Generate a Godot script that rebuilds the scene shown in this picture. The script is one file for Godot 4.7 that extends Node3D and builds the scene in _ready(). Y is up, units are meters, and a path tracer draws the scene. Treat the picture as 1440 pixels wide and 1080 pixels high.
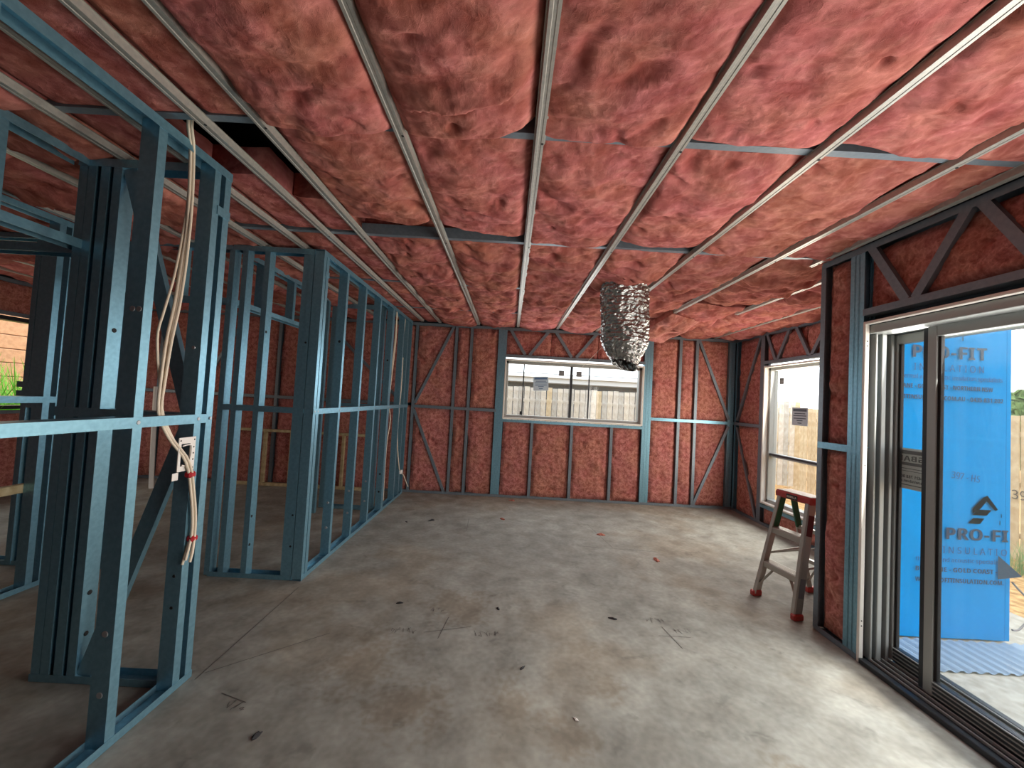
extends Node3D
# A steel-framed house under construction: open-plan room with pink insulation in walls and ceiling.
# Axes: x right, y up, camera looks along -z. Room face planes below.

const XL := -1.535      # room face of the partition frames on the left
const XR := 2.225       # room face of the near right wall (sliding door)
const XF := 3.46        # room face of the far right wall (tall window)
const ZB := -6.23       # room face of the back wall
const XO := -6.0        # room face of the outer left wall
const ZC := -2.90       # where the near right wall ends
const ZN := 2.6         # wall behind the camera
const H := 2.60         # top of the frames
const T := 0.075        # frame depth

var M := {}
var taken := {}
var chan_cache := {}
var rng := RandomNumberGenerator.new()
var n_low := FastNoiseLite.new()
var n_mid := FastNoiseLite.new()
var n_fib := FastNoiseLite.new()
var n_col := FastNoiseLite.new()


func _ready() -> void:
	rng.seed = 11
	_camera_and_light()
	_materials()
	_shell()
	_back_wall()
	_right_walls()
	_left_outer_walls()
	_ceiling()
	_door()
	_windows()
	_partitions()
	_things()
	_outside()


# ------------------------------------------------------------------ camera, sky, light
func _camera_and_light() -> void:
	var cam := Camera3D.new()
	cam.name = "camera"
	cam.fov = 86.865
	cam.near = 0.05
	cam.far = 200.0
	cam.transform = Transform3D(Basis(Vector3(0.9985, 0.0549, 0.0058), Vector3(-0.0550, 0.9978, 0.0381), Vector3(-0.0037, -0.0384, 0.9993)).orthonormalized(), Vector3(0, 1.49, 0))
	add_child(cam)
	cam.current = true
	var env := Environment.new()
	env.background_mode = Environment.BG_SKY
	var sky := Sky.new()
	var pm := PanoramaSkyMaterial.new()
	pm.panorama = _sky_picture()
	sky.sky_material = pm
	env.sky = sky
	env.background_energy_multiplier = 3.8
	env.tonemap_mode = Environment.TONE_MAPPER_LINEAR
	env.tonemap_exposure = 1.12
	env.sdfgi_enabled = true
	env.ssao_enabled = true
	env.ssil_enabled = true
	var we := WorldEnvironment.new()
	we.name = "world_environment"
	we.environment = env
	add_child(we)
	# daylight entering through the glazed openings
	_daylight("door_daylight", Vector3(XR + 0.03, 1.06, -1.46), Vector3(-1, 0.12, 0.0), Vector2(2.1, 1.95), 1.68, Color(1.0, 0.985, 0.96))
	_daylight("right_window_daylight", Vector3(XF + 0.02, 1.22, -4.8), Vector3(-1, 0.12, 0.0), Vector2(1.3, 1.75), 2.0, Color(1.0, 0.96, 0.90))
	_daylight("back_window_daylight", Vector3(0.97, 1.66, ZB - 0.01), Vector3(0, 0.0, 1), Vector2(1.95, 0.85), 1.4, Color(0.97, 0.99, 1.0))
	_daylight("left_window_daylight", Vector3(XO + 0.03, 1.6, -4.35), Vector3(1, 0.0, 0), Vector2(1.7, 1.0), 0.45, Color(1.0, 0.97, 0.90))


func _daylight(called: String, at: Vector3, towards: Vector3, size: Vector2, energy: float, col: Color) -> void:
	var l := AreaLight3D.new()
	l.name = called
	l.area_size = size
	l.area_normalize_energy = false
	l.light_energy = energy
	l.light_color = col
	l.shadow_enabled = true
	l.area_range = 14.0
	l.area_attenuation = 2.0
	add_child(l)
	l.look_at_from_position(at, at + towards.normalized(), Vector3.UP)


func _sky_picture() -> ImageTexture:
	var w := 256
	var h := 128
	var im := Image.create(w, h, false, Image.FORMAT_RGBAF)
	var n := FastNoiseLite.new()
	n.seed = 5
	n.frequency = 1.6
	n.fractal_octaves = 5
	for y in h:
		var el := PI * (0.5 - (y + 0.5) / h)
		for x in w:
			var az := TAU * (x + 0.5) / w
			var d := Vector3(cos(el) * sin(az), sin(el), cos(el) * cos(az))
			var v := n.get_noise_3d(d.x, d.y * 2.2, d.z)
			var blue := smoothstep(0.05, 0.40, v) * smoothstep(0.02, 0.25, d.y)
			var c := Color(1.02, 1.04, 1.06).lerp(Color(0.50, 0.78, 1.0), blue * 0.75)
			if d.y < 0.0:
				c = Color(0.42, 0.38, 0.32)
			im.set_pixel(x, y, Color(c.r, c.g, c.b, 1.0))
	return ImageTexture.create_from_image(im)


# ------------------------------------------------------------------ materials
func _noise(freq: float, octaves: int, sd: int, kind := FastNoiseLite.TYPE_SIMPLEX_SMOOTH, ridged := false, warp := 0.0) -> FastNoiseLite:
	var n := FastNoiseLite.new()
	n.noise_type = kind
	n.seed = sd
	n.frequency = freq
	n.fractal_octaves = octaves
	n.fractal_type = FastNoiseLite.FRACTAL_RIDGED if ridged else FastNoiseLite.FRACTAL_FBM
	if warp > 0.0:
		n.domain_warp_enabled = true
		n.domain_warp_amplitude = warp
		n.domain_warp_frequency = freq * 0.6
		n.domain_warp_fractal_octaves = 3
	return n


func _tex(n: FastNoiseLite, size: int, c0: Color, c1: Color, normal := 0.0, lo := 0.0, hi := 1.0) -> NoiseTexture2D:
	var t := NoiseTexture2D.new()
	t.width = size
	t.height = size
	t.seamless = true
	t.noise = n
	if normal > 0.0:
		t.as_normal_map = true
		t.bump_strength = normal
	else:
		var g := Gradient.new()
		g.set_color(0, c0)
		g.set_color(1, c1)
		g.set_offset(0, lo)
		g.set_offset(1, hi)
		t.color_ramp = g
	return t


func _mat(c: Color, rough := 0.7, metal := 0.0) -> StandardMaterial3D:
	var m := StandardMaterial3D.new()
	m.albedo_color = c
	m.roughness = rough
	m.metallic = metal
	return m


func _rgb(r: int, g: int, b: int) -> Color:
	return Color(r / 255.0, g / 255.0, b / 255.0)


func _tri(m: StandardMaterial3D, scale: float, world := false) -> void:
	m.uv1_triplanar = true
	m.uv1_world_triplanar = world
	m.uv1_scale = Vector3.ONE * scale


func _materials() -> void:
	for p in [[n_low, 2.2, 3, 1], [n_mid, 7.0, 4, 2], [n_col, 3.5, 4, 4]]:
		var n: FastNoiseLite = p[0]
		n.noise_type = FastNoiseLite.TYPE_SIMPLEX_SMOOTH
		n.frequency = p[1]
		n.fractal_octaves = p[2]
		n.seed = p[3]
	n_fib.noise_type = FastNoiseLite.TYPE_SIMPLEX_SMOOTH
	n_fib.seed = 3
	n_fib.frequency = 5.0
	n_fib.fractal_type = FastNoiseLite.FRACTAL_RIDGED
	n_fib.fractal_octaves = 4
	n_fib.domain_warp_enabled = true
	n_fib.domain_warp_amplitude = 0.10
	n_fib.domain_warp_frequency = 4.0

	# glass wool: long wisps over the ceiling batts, a tighter felted grain in the walls
	for kind in 2:
		var wool := _mat(Color.WHITE, 1.0)
		wool.vertex_color_use_as_albedo = true
		wool.metallic_specular = 0.1
		if kind == 0:
			wool.albedo_texture = _tex(_noise(0.008, 5, 7, FastNoiseLite.TYPE_SIMPLEX_SMOOTH, true, 70.0), 1024, Color(0.83, 0.78, 0.77), Color(1, 1, 1), 0.0, 0.3, 0.97)
			wool.normal_texture = _tex(_noise(0.009, 5, 9, FastNoiseLite.TYPE_SIMPLEX_SMOOTH, true, 70.0), 1024, Color.BLACK, Color.WHITE, 8.0)
			wool.normal_scale = 0.6
		else:
			wool.albedo_texture = _tex(_noise(0.014, 6, 17, FastNoiseLite.TYPE_SIMPLEX_SMOOTH, true, 45.0), 1024, Color(0.78, 0.72, 0.71), Color(1, 1, 1), 0.0, 0.25, 0.95)
			wool.normal_texture = _tex(_noise(0.016, 6, 19, FastNoiseLite.TYPE_SIMPLEX_SMOOTH, false, 45.0), 1024, Color.BLACK, Color.WHITE, 9.0)
			wool.normal_scale = 0.8
		wool.normal_enabled = true
		wool.detail_enabled = true
		wool.detail_blend_mode = BaseMaterial3D.BLEND_MODE_MUL
		wool.detail_uv_layer = BaseMaterial3D.DETAIL_UV_2
		wool.detail_albedo = _tex(_noise(0.006, 7, 8, FastNoiseLite.TYPE_SIMPLEX_SMOOTH, false, 60.0), 1024, Color(0.82, 0.75, 0.74) if kind == 0 else Color(0.84, 0.78, 0.77), Color(1, 1, 1), 0.0, 0.25, 0.62)
		wool.uv2_triplanar = true
		wool.uv2_scale = Vector3.ONE * (0.9 if kind == 0 else 2.4)
		_tri(wool, 1.1 if kind == 0 else 1.5)
		M["wool" if kind == 0 else "wool_wall"] = wool

	var steel := _mat(_rgb(136, 184, 202), 0.40, 0.75)
	steel.albedo_texture = _tex(_noise(0.03, 4, 12), 512, Color(0.88, 0.89, 0.91), Color(1, 1, 1))
	_tri(steel, 2.0, true)
	M.steel = steel
	var steel2 := _mat(_rgb(126, 138, 146), 0.45, 0.35)
	steel2.albedo_texture = steel.albedo_texture
	_tri(steel2, 2.0, true)
	M.steel_grey = steel2
	var zinc := _mat(_rgb(186, 182, 172), 0.42, 0.45)
	zinc.albedo_texture = steel.albedo_texture
	_tri(zinc, 2.4, true)
	M.zinc = zinc

	M.dark = _mat(_rgb(20, 22, 26), 0.6)
	M.screw = _mat(_rgb(190, 196, 200), 0.3, 0.8)
	M.alu = _mat(_rgb(160, 163, 160), 0.4, 0.3)
	M.alu_dark = _mat(_rgb(52, 56, 60), 0.4, 0.3)
	M.gasket = _mat(_rgb(18, 18, 20), 0.7)
	M.glass = StandardMaterial3D.new()
	M.glass.transparency = BaseMaterial3D.TRANSPARENCY_ALPHA
	M.glass.albedo_color = Color(0.9, 0.97, 0.95, 0.05)
	M.glass.roughness = 0.02
	M.glass.metallic_specular = 0.3
	var wood := _mat(_rgb(205, 190, 152), 0.75)
	wood.albedo_texture = _tex(_noise(0.02, 4, 21, FastNoiseLite.TYPE_SIMPLEX_SMOOTH, false, 10.0), 512, Color(0.80, 0.76, 0.70), Color(1, 1, 1))
	_tri(wood, 1.2)
	M.wood = wood
	M.reveal = _mat(_rgb(226, 222, 212), 0.6)
	M.membrane = _mat(_rgb(52, 60, 70), 0.8)
	M.roof_dark = _mat(_rgb(30, 30, 34), 0.9)
	M.white_plastic = _mat(_rgb(232, 228, 222), 0.45)
	M.cable = _mat(_rgb(226, 212, 190), 0.5)
	M.red = _mat(_rgb(176, 22, 34), 0.5)

	# concrete slab, computed over the floor's own area
	var conc := _mat(Color.WHITE, 0.82)
	conc.albedo_texture = _floor_picture()
	conc.normal_enabled = true
	conc.normal_texture = _tex(_noise(0.03, 5, 31), 512, Color.BLACK, Color.WHITE, 2.0)
	conc.normal_scale = 0.35
	conc.detail_enabled = true
	conc.detail_blend_mode = BaseMaterial3D.BLEND_MODE_MUL
	conc.detail_uv_layer = BaseMaterial3D.DETAIL_UV_2
	conc.detail_albedo = _tex(_noise(0.006, 7, 33, FastNoiseLite.TYPE_SIMPLEX_SMOOTH, false, 50.0), 1024, Color(0.90, 0.89, 0.88), Color(1, 1, 1), 0.0, 0.15, 0.75)
	conc.uv2_triplanar = true
	conc.uv2_world_triplanar = true
	conc.uv2_scale = Vector3.ONE * 0.6
	M.concrete = conc


func _floor_picture() -> ImageTexture:
	# covers x -6.2..4.0, z -6.5..3.0
	var s := 1024
	var im := Image.create(s, s, false, Image.FORMAT_RGB8)
	var big := _noise(0.55, 5, 41)
	var mid := _noise(3.2, 4, 42)
	var fine := _noise(22.0, 3, 43)
	var streak := _noise(1.6, 4, 44, FastNoiseLite.TYPE_SIMPLEX_SMOOTH, true, 0.4)
	var rust := [[0.12, -2.08, 0.14], [0.28, -1.96, 0.10], [0.34, -1.86, 0.10], [-0.42, -2.0, 0.16], [0.60, -2.2, 0.12], [1.25, -1.75, 0.10], [-0.75, -2.35, 0.22], [0.55, -2.5, 0.16], [-0.25, -2.95, 0.22]]
	for j in s:
		var z := -6.5 + 9.5 * (j + 0.5) / s
		for i in s:
			var x := -6.2 + 10.2 * (i + 0.5) / s
			var b := big.get_noise_2d(x, z)
			var m := mid.get_noise_2d(x, z)
			var f := fine.get_noise_2d(x, z)
			var st := streak.get_noise_2d(x * 0.8, z)
			var v := 0.60 + 0.07 * b + 0.07 * m + 0.05 * f
			v -= 0.07 * smoothstep(0.62, 0.95, st)
			var c := Color(v * 0.965, v * 0.975, v * 0.925)
			var brown := clampf(smoothstep(0.0, 0.5, b - 0.25 * m) * 0.28, 0.0, 1.0)
			if z > -3.2:
				for r in rust:
					var dd: float = Vector2(x - r[0], (z - r[1]) * 0.9).length() / r[2]
					if dd < 1.6:
						brown = maxf(brown, (1.0 - smoothstep(0.1, 1.5, dd + 1.1 * m + 0.8 * f)) * 0.36)
			c = c.lerp(Color(v * 0.88, v * 0.76, v * 0.60), brown)
			im.set_pixel(i, j, c)
	return ImageTexture.create_from_image(im)


# ------------------------------------------------------------------ node helpers
func numbered(called: String) -> String:
	taken[called] = taken.get(called, 0) + 1
	return called if taken[called] == 1 else "%s_%03d" % [called, taken[called] - 1]


func thing(called: String, label: String, category: String, at := Vector3.ZERO, group := "", kind := "") -> Node3D:
	var o := Node3D.new()
	o.name = numbered(called)
	add_child(o)
	o.position = at
	_tag(o, label, category, group, kind)
	return o


func _tag(o: Node3D, label: String, category: String, group := "", kind := "") -> void:
	o.set_meta("label", label)
	o.set_meta("category", category)
	if group:
		o.set_meta("group", group)
	if kind:
		o.set_meta("kind", kind)


func put(called: String, mesh: Mesh, mat: Material, parent: Node3D, at := Vector3.ZERO, basis := Basis.IDENTITY) -> MeshInstance3D:
	var o := MeshInstance3D.new()
	o.name = called
	o.mesh = mesh
	o.material_override = mat
	parent.add_child(o, true)
	o.transform = Transform3D(basis, at)
	return o


func sole(called: String, mesh: Mesh, mat: Material, label: String, category: String, at := Vector3.ZERO, basis := Basis.IDENTITY, group := "", kind := "") -> MeshInstance3D:
	var o := put(numbered(called), mesh, mat, self, at, basis)
	_tag(o, label, category, group, kind)
	return o


# ------------------------------------------------------------------ shape helpers
func quad(st: SurfaceTool, a: Vector3, b: Vector3, c: Vector3, d: Vector3) -> void:
	var n := (c - a).cross(b - a).normalized()
	for p in [a, b, c, a, c, d]:
		st.set_normal(n)
		st.add_vertex(p)


func box(st: SurfaceTool, lo: Vector3, hi: Vector3, basis := Basis.IDENTITY, at := Vector3.ZERO) -> void:
	var p: Array[Vector3] = []
	for k in 8:
		p.append(basis * Vector3(hi.x if k & 1 else lo.x, hi.y if k & 2 else lo.y, hi.z if k & 4 else lo.z) + at)
	quad(st, p[4], p[6], p[7], p[5])
	quad(st, p[1], p[3], p[2], p[0])
	quad(st, p[0], p[2], p[6], p[4])
	quad(st, p[5], p[7], p[3], p[1])
	quad(st, p[2], p[3], p[7], p[6])
	quad(st, p[0], p[4], p[5], p[1])


func begin() -> SurfaceTool:
	var st := SurfaceTool.new()
	st.begin(Mesh.PRIMITIVE_TRIANGLES)
	return st


# a box with its edges chamfered by c, built as a hull of three slabs' corners
func cbox(size: Vector3, c := 0.004) -> ArrayMesh:
	var st := begin()
	var h := size / 2.0
	c = minf(c, minf(h.x, minf(h.y, h.z)) * 0.9)
	var f := func(sx, sy, sz, k): # corner vertex lying on face k
		var v := Vector3(h.x - c, h.y - c, h.z - c)
		v[k] = h[k]
		return Vector3(v.x * sx, v.y * sy, v.z * sz)
	for k in 3:
		for s in [-1, 1]:
			var a := (k + 1) % 3
			var b := (k + 2) % 3
			var q: Array[Vector3] = []
			for e in [[-1, -1], [1, -1], [1, 1], [-1, 1]]:
				var sg := [0, 0, 0]
				sg[k] = s
				sg[a] = e[0]
				sg[b] = e[1]
				q.append(f.call(sg[0], sg[1], sg[2], k))
			if s > 0:
				quad(st, q[0], q[3], q[2], q[1])
			else:
				quad(st, q[0], q[1], q[2], q[3])
	for k in 3: # edge bevels along axis k
		var a := (k + 1) % 3
		var b := (k + 2) % 3
		for sa in [-1, 1]:
			for sb in [-1, 1]:
				var pts: Array[Vector3] = []
				for e in [[-1, a], [1, a], [1, b], [-1, b]]:
					var sg := [0, 0, 0]
					sg[k] = e[0]
					sg[a] = sa
					sg[b] = sb
					pts.append(f.call(sg[0], sg[1], sg[2], e[1]))
				if sa * sb > 0:
					quad(st, pts[0], pts[1], pts[2], pts[3])
				else:
					quad(st, pts[0], pts[3], pts[2], pts[1])
	for sx in [-1, 1]:
		for sy in [-1, 1]:
			for sz in [-1, 1]:
				var t0: Vector3 = f.call(sx, sy, sz, 0)
				var t1: Vector3 = f.call(sx, sy, sz, 1)
				var t2: Vector3 = f.call(sx, sy, sz, 2)
				var n := Vector3(sx, sy, sz).normalized()
				var o := [t0, t1, t2] if sx * sy * sz < 0 else [t0, t2, t1]
				for p in o:
					st.set_normal(n)
					st.add_vertex(p)
	return st.commit()


func bar(called: String, parent: Node3D, lo: Vector3, hi: Vector3, mat: Material, c := 0.003) -> MeshInstance3D:
	return put(called, cbox(hi - lo, c), mat, parent, (lo + hi) / 2.0)


# a lipped steel channel along +y from 0 to L; web outer face at z = 0 facing +z, flanges run to -z, width w along x
func channel_mesh(L: float, w: float, fl: float, lip := 0.010) -> ArrayMesh:
	var key := "%.3f|%.3f|%.3f|%.3f" % [L, w, fl, lip]
	if chan_cache.has(key):
		return chan_cache[key]
	var t := 0.0022
	var st := begin()
	box(st, Vector3(-w / 2, 0, -t), Vector3(w / 2, L, 0))
	for s in [-1, 1]:
		var x0: float = s * w / 2
		var x1: float = s * (w / 2 - t)
		box(st, Vector3(minf(x0, x1), 0, -fl), Vector3(maxf(x0, x1), L, -t))
		if lip > 0.0:
			var x2: float = s * (w / 2 - lip)
			box(st, Vector3(minf(x1, x2), 0, -fl), Vector3(maxf(x1, x2), L, -fl + t))
	var m := st.commit()
	chan_cache[key] = m
	return m


# channel from a to b; n = where its web looks (flanges run the other way)
func chan(called: String, parent: Node3D, a: Vector3, b: Vector3, n: Vector3, mat: Material, w := T, fl := 0.042, lip := 0.010) -> MeshInstance3D:
	var d := (b - a)
	var y := d.normalized()
	var z := (n - y * n.dot(y)).normalized()
	return put(called, channel_mesh(d.length(), w, fl, lip), mat, parent, a, Basis(y.cross(z), y, z))


func disc(parent: Node3D, called: String, at: Vector3, n: Vector3, r: float, mat: Material, thick := 0.002) -> MeshInstance3D:
	var c := CylinderMesh.new()
	c.top_radius = r * 0.85
	c.bottom_radius = r
	c.height = thick
	c.radial_segments = 14
	c.rings = 1
	var y := n.normalized()
	var x := y.cross(Vector3(0.31, 0.87, 0.21)).normalized()
	return put(called, c, mat, parent, at + y * thick / 2, Basis(x, y, x.cross(y)))


func tube(pts: PackedVector3Array, r: float, seg := 8, smooth := 4) -> ArrayMesh:
	var cv := Curve3D.new()
	for i in pts.size():
		var p0 := pts[maxi(i - 1, 0)]
		var p1 := pts[mini(i + 1, pts.size() - 1)]
		var tan_ := (p1 - p0) / 6.0
		cv.add_point(pts[i], -tan_, tan_)
	var L := cv.get_baked_length()
	var n := maxi(2, (pts.size() - 1) * smooth)
	var st := begin()
	st.set_smooth_group(0)
	var prev_u := Vector3.ZERO
	var rings := []
	for i in n + 1:
		var s := L * i / n
		var c := cv.sample_baked(s, true)
		var d := (cv.sample_baked(minf(s + 0.004, L), true) - cv.sample_baked(maxf(s - 0.004, 0), true)).normalized()
		var u := prev_u - d * prev_u.dot(d)
		if u.length() < 0.01:
			u = d.cross(Vector3(0.2, 0.3, 0.93))
		u = u.normalized()
		prev_u = u
		var v := d.cross(u)
		var ring := []
		for k in seg:
			var a := TAU * k / seg
			ring.append([c + (u * cos(a) + v * sin(a)) * r, u * cos(a) + v * sin(a)])
		rings.append(ring)
	for i in n:
		for k in seg:
			var k2 := (k + 1) % seg
			for q in [rings[i][k], rings[i + 1][k2], rings[i][k2], rings[i][k], rings[i + 1][k], rings[i + 1][k2]]:
				st.set_normal(q[1])
				st.add_vertex(q[0])
	for e in [0, n]:
		for k in range(1, seg - 1):
			for q in [rings[e][0], rings[e][k], rings[e][k + 1]]:
				st.set_normal(q[1])
				st.add_vertex(q[0])
	return st.commit()


# a glass-wool batt: x 0..w, y 0..h, soft face towards +z, body back to -thick
func batt_mesh(w: float, h: float, thick: float, step: float, sd: int, bulge: float, rough := 1.0, top_cut := 0.0, bot_cut := 0.0, drape := false, crease_share := 0.0) -> ArrayMesh:
	var nx := maxi(3, int(ceil(w / step)))
	var ny := maxi(3, int(ceil(h / step)))
	var off := Vector3(sd * 7.31, sd * 3.77, sd * 1.93)
	var pos := PackedVector3Array()
	var col := PackedColorArray()
	var tone := rng_at(sd, 1)
	var pinkish := rng_at(sd, 2)
	var dents := []
	for k in int(1.5 + w * h * 9.0):
		var rad := 0.012 + 0.03 * rng_at(sd, 40 + k)
		dents.append([0.06 + (w - 0.12) * rng_at(sd, 60 + k), 0.06 + (h - 0.12) * rng_at(sd, 80 + k), rad, 1.0 + 2.5 * rng_at(sd, 100 + k), 0.25 + 0.5 * rng_at(sd, 120 + k), TAU * rng_at(sd, 140 + k)])
	for j in ny + 1:
		var fy := float(j) / ny
		for i in nx + 1:
			var fx := float(i) / nx
			var x := fx * w
			var y := fy * h
			var q := Vector3(x, y, 0) + off
			var ex := minf(x, w - x)
			var ey := minf(y, h - y)
			var edge := smoothstep(0.0, 0.055, ex) * smoothstep(0.0, 0.06, ey)
			var dome := sqrt(maxf(0.0, sin(PI * clampf(fx, 0.0, 1.0)))) * sqrt(maxf(0.0, sin(PI * clampf(fy, 0.0, 1.0))))
			var lo := n_low.get_noise_3dv(q)
			var mi := n_mid.get_noise_3dv(q * 0.8)
			var fi := n_fib.get_noise_3d(q.x * 0.7, q.y * 1.3, q.z)
			var fold := n_mid.get_noise_3d(q.x * 0.35, q.y * 1.1, q.z + 50.0)
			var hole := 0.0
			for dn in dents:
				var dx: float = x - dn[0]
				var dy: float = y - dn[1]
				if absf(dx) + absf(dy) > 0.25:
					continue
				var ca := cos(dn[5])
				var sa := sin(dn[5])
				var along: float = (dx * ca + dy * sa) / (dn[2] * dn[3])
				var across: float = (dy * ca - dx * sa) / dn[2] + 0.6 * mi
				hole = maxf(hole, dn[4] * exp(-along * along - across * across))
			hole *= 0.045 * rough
			var crease := 0.0
			if drape and rng_at(sd, 21) < crease_share:
				for cr in 2:
					var cy := h * (0.22 + 0.36 * cr + 0.2 * rng_at(sd, 22 + cr)) + 0.05 * n_low.get_noise_2d(x * 2.0 + sd * 3.1, cr * 9.0) - 0.04 * sin(fx * 3.0 + sd)
					var away := y - cy
					var amount := 0.030 * rng_at(sd, 24 + cr) + 0.008
					crease += amount * (exp(-pow(away / 0.10, 2.0)) if away < 0.0 else -0.9 * exp(-away / 0.03)) * smoothstep(0.0, 0.1, ex)
			if drape: # the ends hang as low as the middle and roll over
				edge = smoothstep(0.0, 0.055, ex) * lerpf(0.55, 1.0, smoothstep(0.0, 0.05, ey))
				dome = pow(maxf(0.0, sin(PI * fx)), 0.5) * lerpf(0.35, 1.05, smoothstep(0.0, 0.35, fy)) * lerpf(0.55, 1.0, sqrt(smoothstep(0.0, 0.05, ey)))
			var z := -0.022 + edge * 0.022 + bulge * dome + crease + rough * edge * (0.028 * lo + 0.008 * mi + 0.018 * fold + 0.006 * (fi - 0.3)) - hole
			var wob := 0.010 * mi + 0.012 * lo
			if ex < 0.001:
				x += wob
			if ey < 0.001:
				y += wob
			if fy > 0.5:
				y -= absf(top_cut) * (fx if top_cut > 0.0 else 1.0 - fx) * (fy - 0.5) * 2.0
			else:
				y += bot_cut * fx * (0.5 - fy) * 2.0
			pos.append(Vector3(x, y, z))
			var cn := n_col.get_noise_3dv(q * 0.8)
			var a := clampf(0.5 + cn * 0.9 + (pinkish - 0.5) * 0.5, 0.0, 1.0)
			var c := Color(0.63, 0.265, 0.195).lerp(Color(0.63, 0.225, 0.22), a)
			if not drape:
				c = Color(0.67, 0.33, 0.245).lerp(Color(0.67, 0.285, 0.265), a)
			c = c.lerp(Color(0.74, 0.38, 0.31), clampf((fi - 0.45) * 0.8, 0.0, 0.4))
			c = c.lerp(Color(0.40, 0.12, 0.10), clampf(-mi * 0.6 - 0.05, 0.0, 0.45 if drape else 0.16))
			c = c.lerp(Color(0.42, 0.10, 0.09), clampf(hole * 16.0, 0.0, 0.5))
			c = c * (0.90 + 0.2 * tone)
			col.append(Color(c.r, c.g, c.b, 1.0))
	var nor := PackedVector3Array()
	nor.resize(pos.size())
	var W := nx + 1
	for j in ny + 1:
		for i in W:
			var l := pos[j * W + maxi(i - 1, 0)]
			var r := pos[j * W + mini(i + 1, nx)]
			var d := pos[maxi(j - 1, 0) * W + i]
			var u := pos[mini(j + 1, ny) * W + i]
			nor[j * W + i] = (r - l).cross(u - d).normalized()
	var idx := PackedInt32Array()
	for j in ny:
		for i in nx:
			var a := j * W + i
			idx.append_array([a, a + W, a + W + 1, a, a + W + 1, a + 1])
	# sides back to -thick
	var loop := []
	for i in nx:
		loop.append(i)
	for j in ny:
		loop.append(j * W + nx)
	for i in range(nx, 0, -1):
		loop.append(ny * W + i)
	for j in range(ny, 0, -1):
		loop.append(j * W)
	var base := pos.size()
	var c0 := Vector3(w / 2, h / 2, -thick)
	for k in loop:
		var p := pos[k]
		var out := Vector3(p.x - w / 2, p.y - h / 2, 0).normalized()
		pos.append(p)
		pos.append(Vector3(p.x, p.y, -thick))
		nor.append(out)
		nor.append(out)
		col.append(col[k])
		col.append(col[k] * 0.92)
	pos.append(c0)
	nor.append(Vector3(0, 0, -1))
	col.append(col[0])
	var nl := loop.size()
	for k in nl:
		var a := base + k * 2
		var b := base + ((k + 1) % nl) * 2
		idx.append_array([a, b, b + 1, a, b + 1, a + 1, a + 1, b + 1, pos.size() - 1])
	var arr := []
	arr.resize(Mesh.ARRAY_MAX)
	arr[Mesh.ARRAY_VERTEX] = pos
	arr[Mesh.ARRAY_NORMAL] = nor
	arr[Mesh.ARRAY_COLOR] = col
	arr[Mesh.ARRAY_INDEX] = idx
	var m := ArrayMesh.new()
	m.add_surface_from_arrays(Mesh.PRIMITIVE_TRIANGLES, arr)
	return m


func rng_at(a: int, b: int) -> float:
	return float(hash(a * 131 + b * 7919) % 10007) / 10007.0


var batt_seed := 100
func wall_batt(parent: Node3D, at: Vector3, u: Vector3, n: Vector3, w: float, h: float, step := 0.025, bulge := 0.008, rough := 0.8) -> void:
	batt_seed += 1
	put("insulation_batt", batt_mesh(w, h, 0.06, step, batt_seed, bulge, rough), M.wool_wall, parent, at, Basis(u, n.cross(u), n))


func text(parent: Node3D, called: String, s: String, size: float, at: Vector3, basis: Basis, mat: Material, bold := true, width := 0.0, font := "Droid Sans") -> MeshInstance3D:
	var f := SystemFont.new()
	f.font_names = PackedStringArray([font])
	f.font_weight = 700 if bold else 400
	var t := TextMesh.new()
	t.text = s
	t.font = f
	t.font_size = 32
	t.pixel_size = size / 23.0
	t.depth = 0.001
	t.curve_step = 1.0
	var o := put(called, t, mat, parent, at, basis)
	if width > 0.0:
		var aabb := t.get_aabb()
		var k := width / maxf(aabb.size.x, 0.001)
		o.transform = Transform3D(basis * Basis.from_scale(Vector3(k, 1, 1)), at)
	return o


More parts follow.
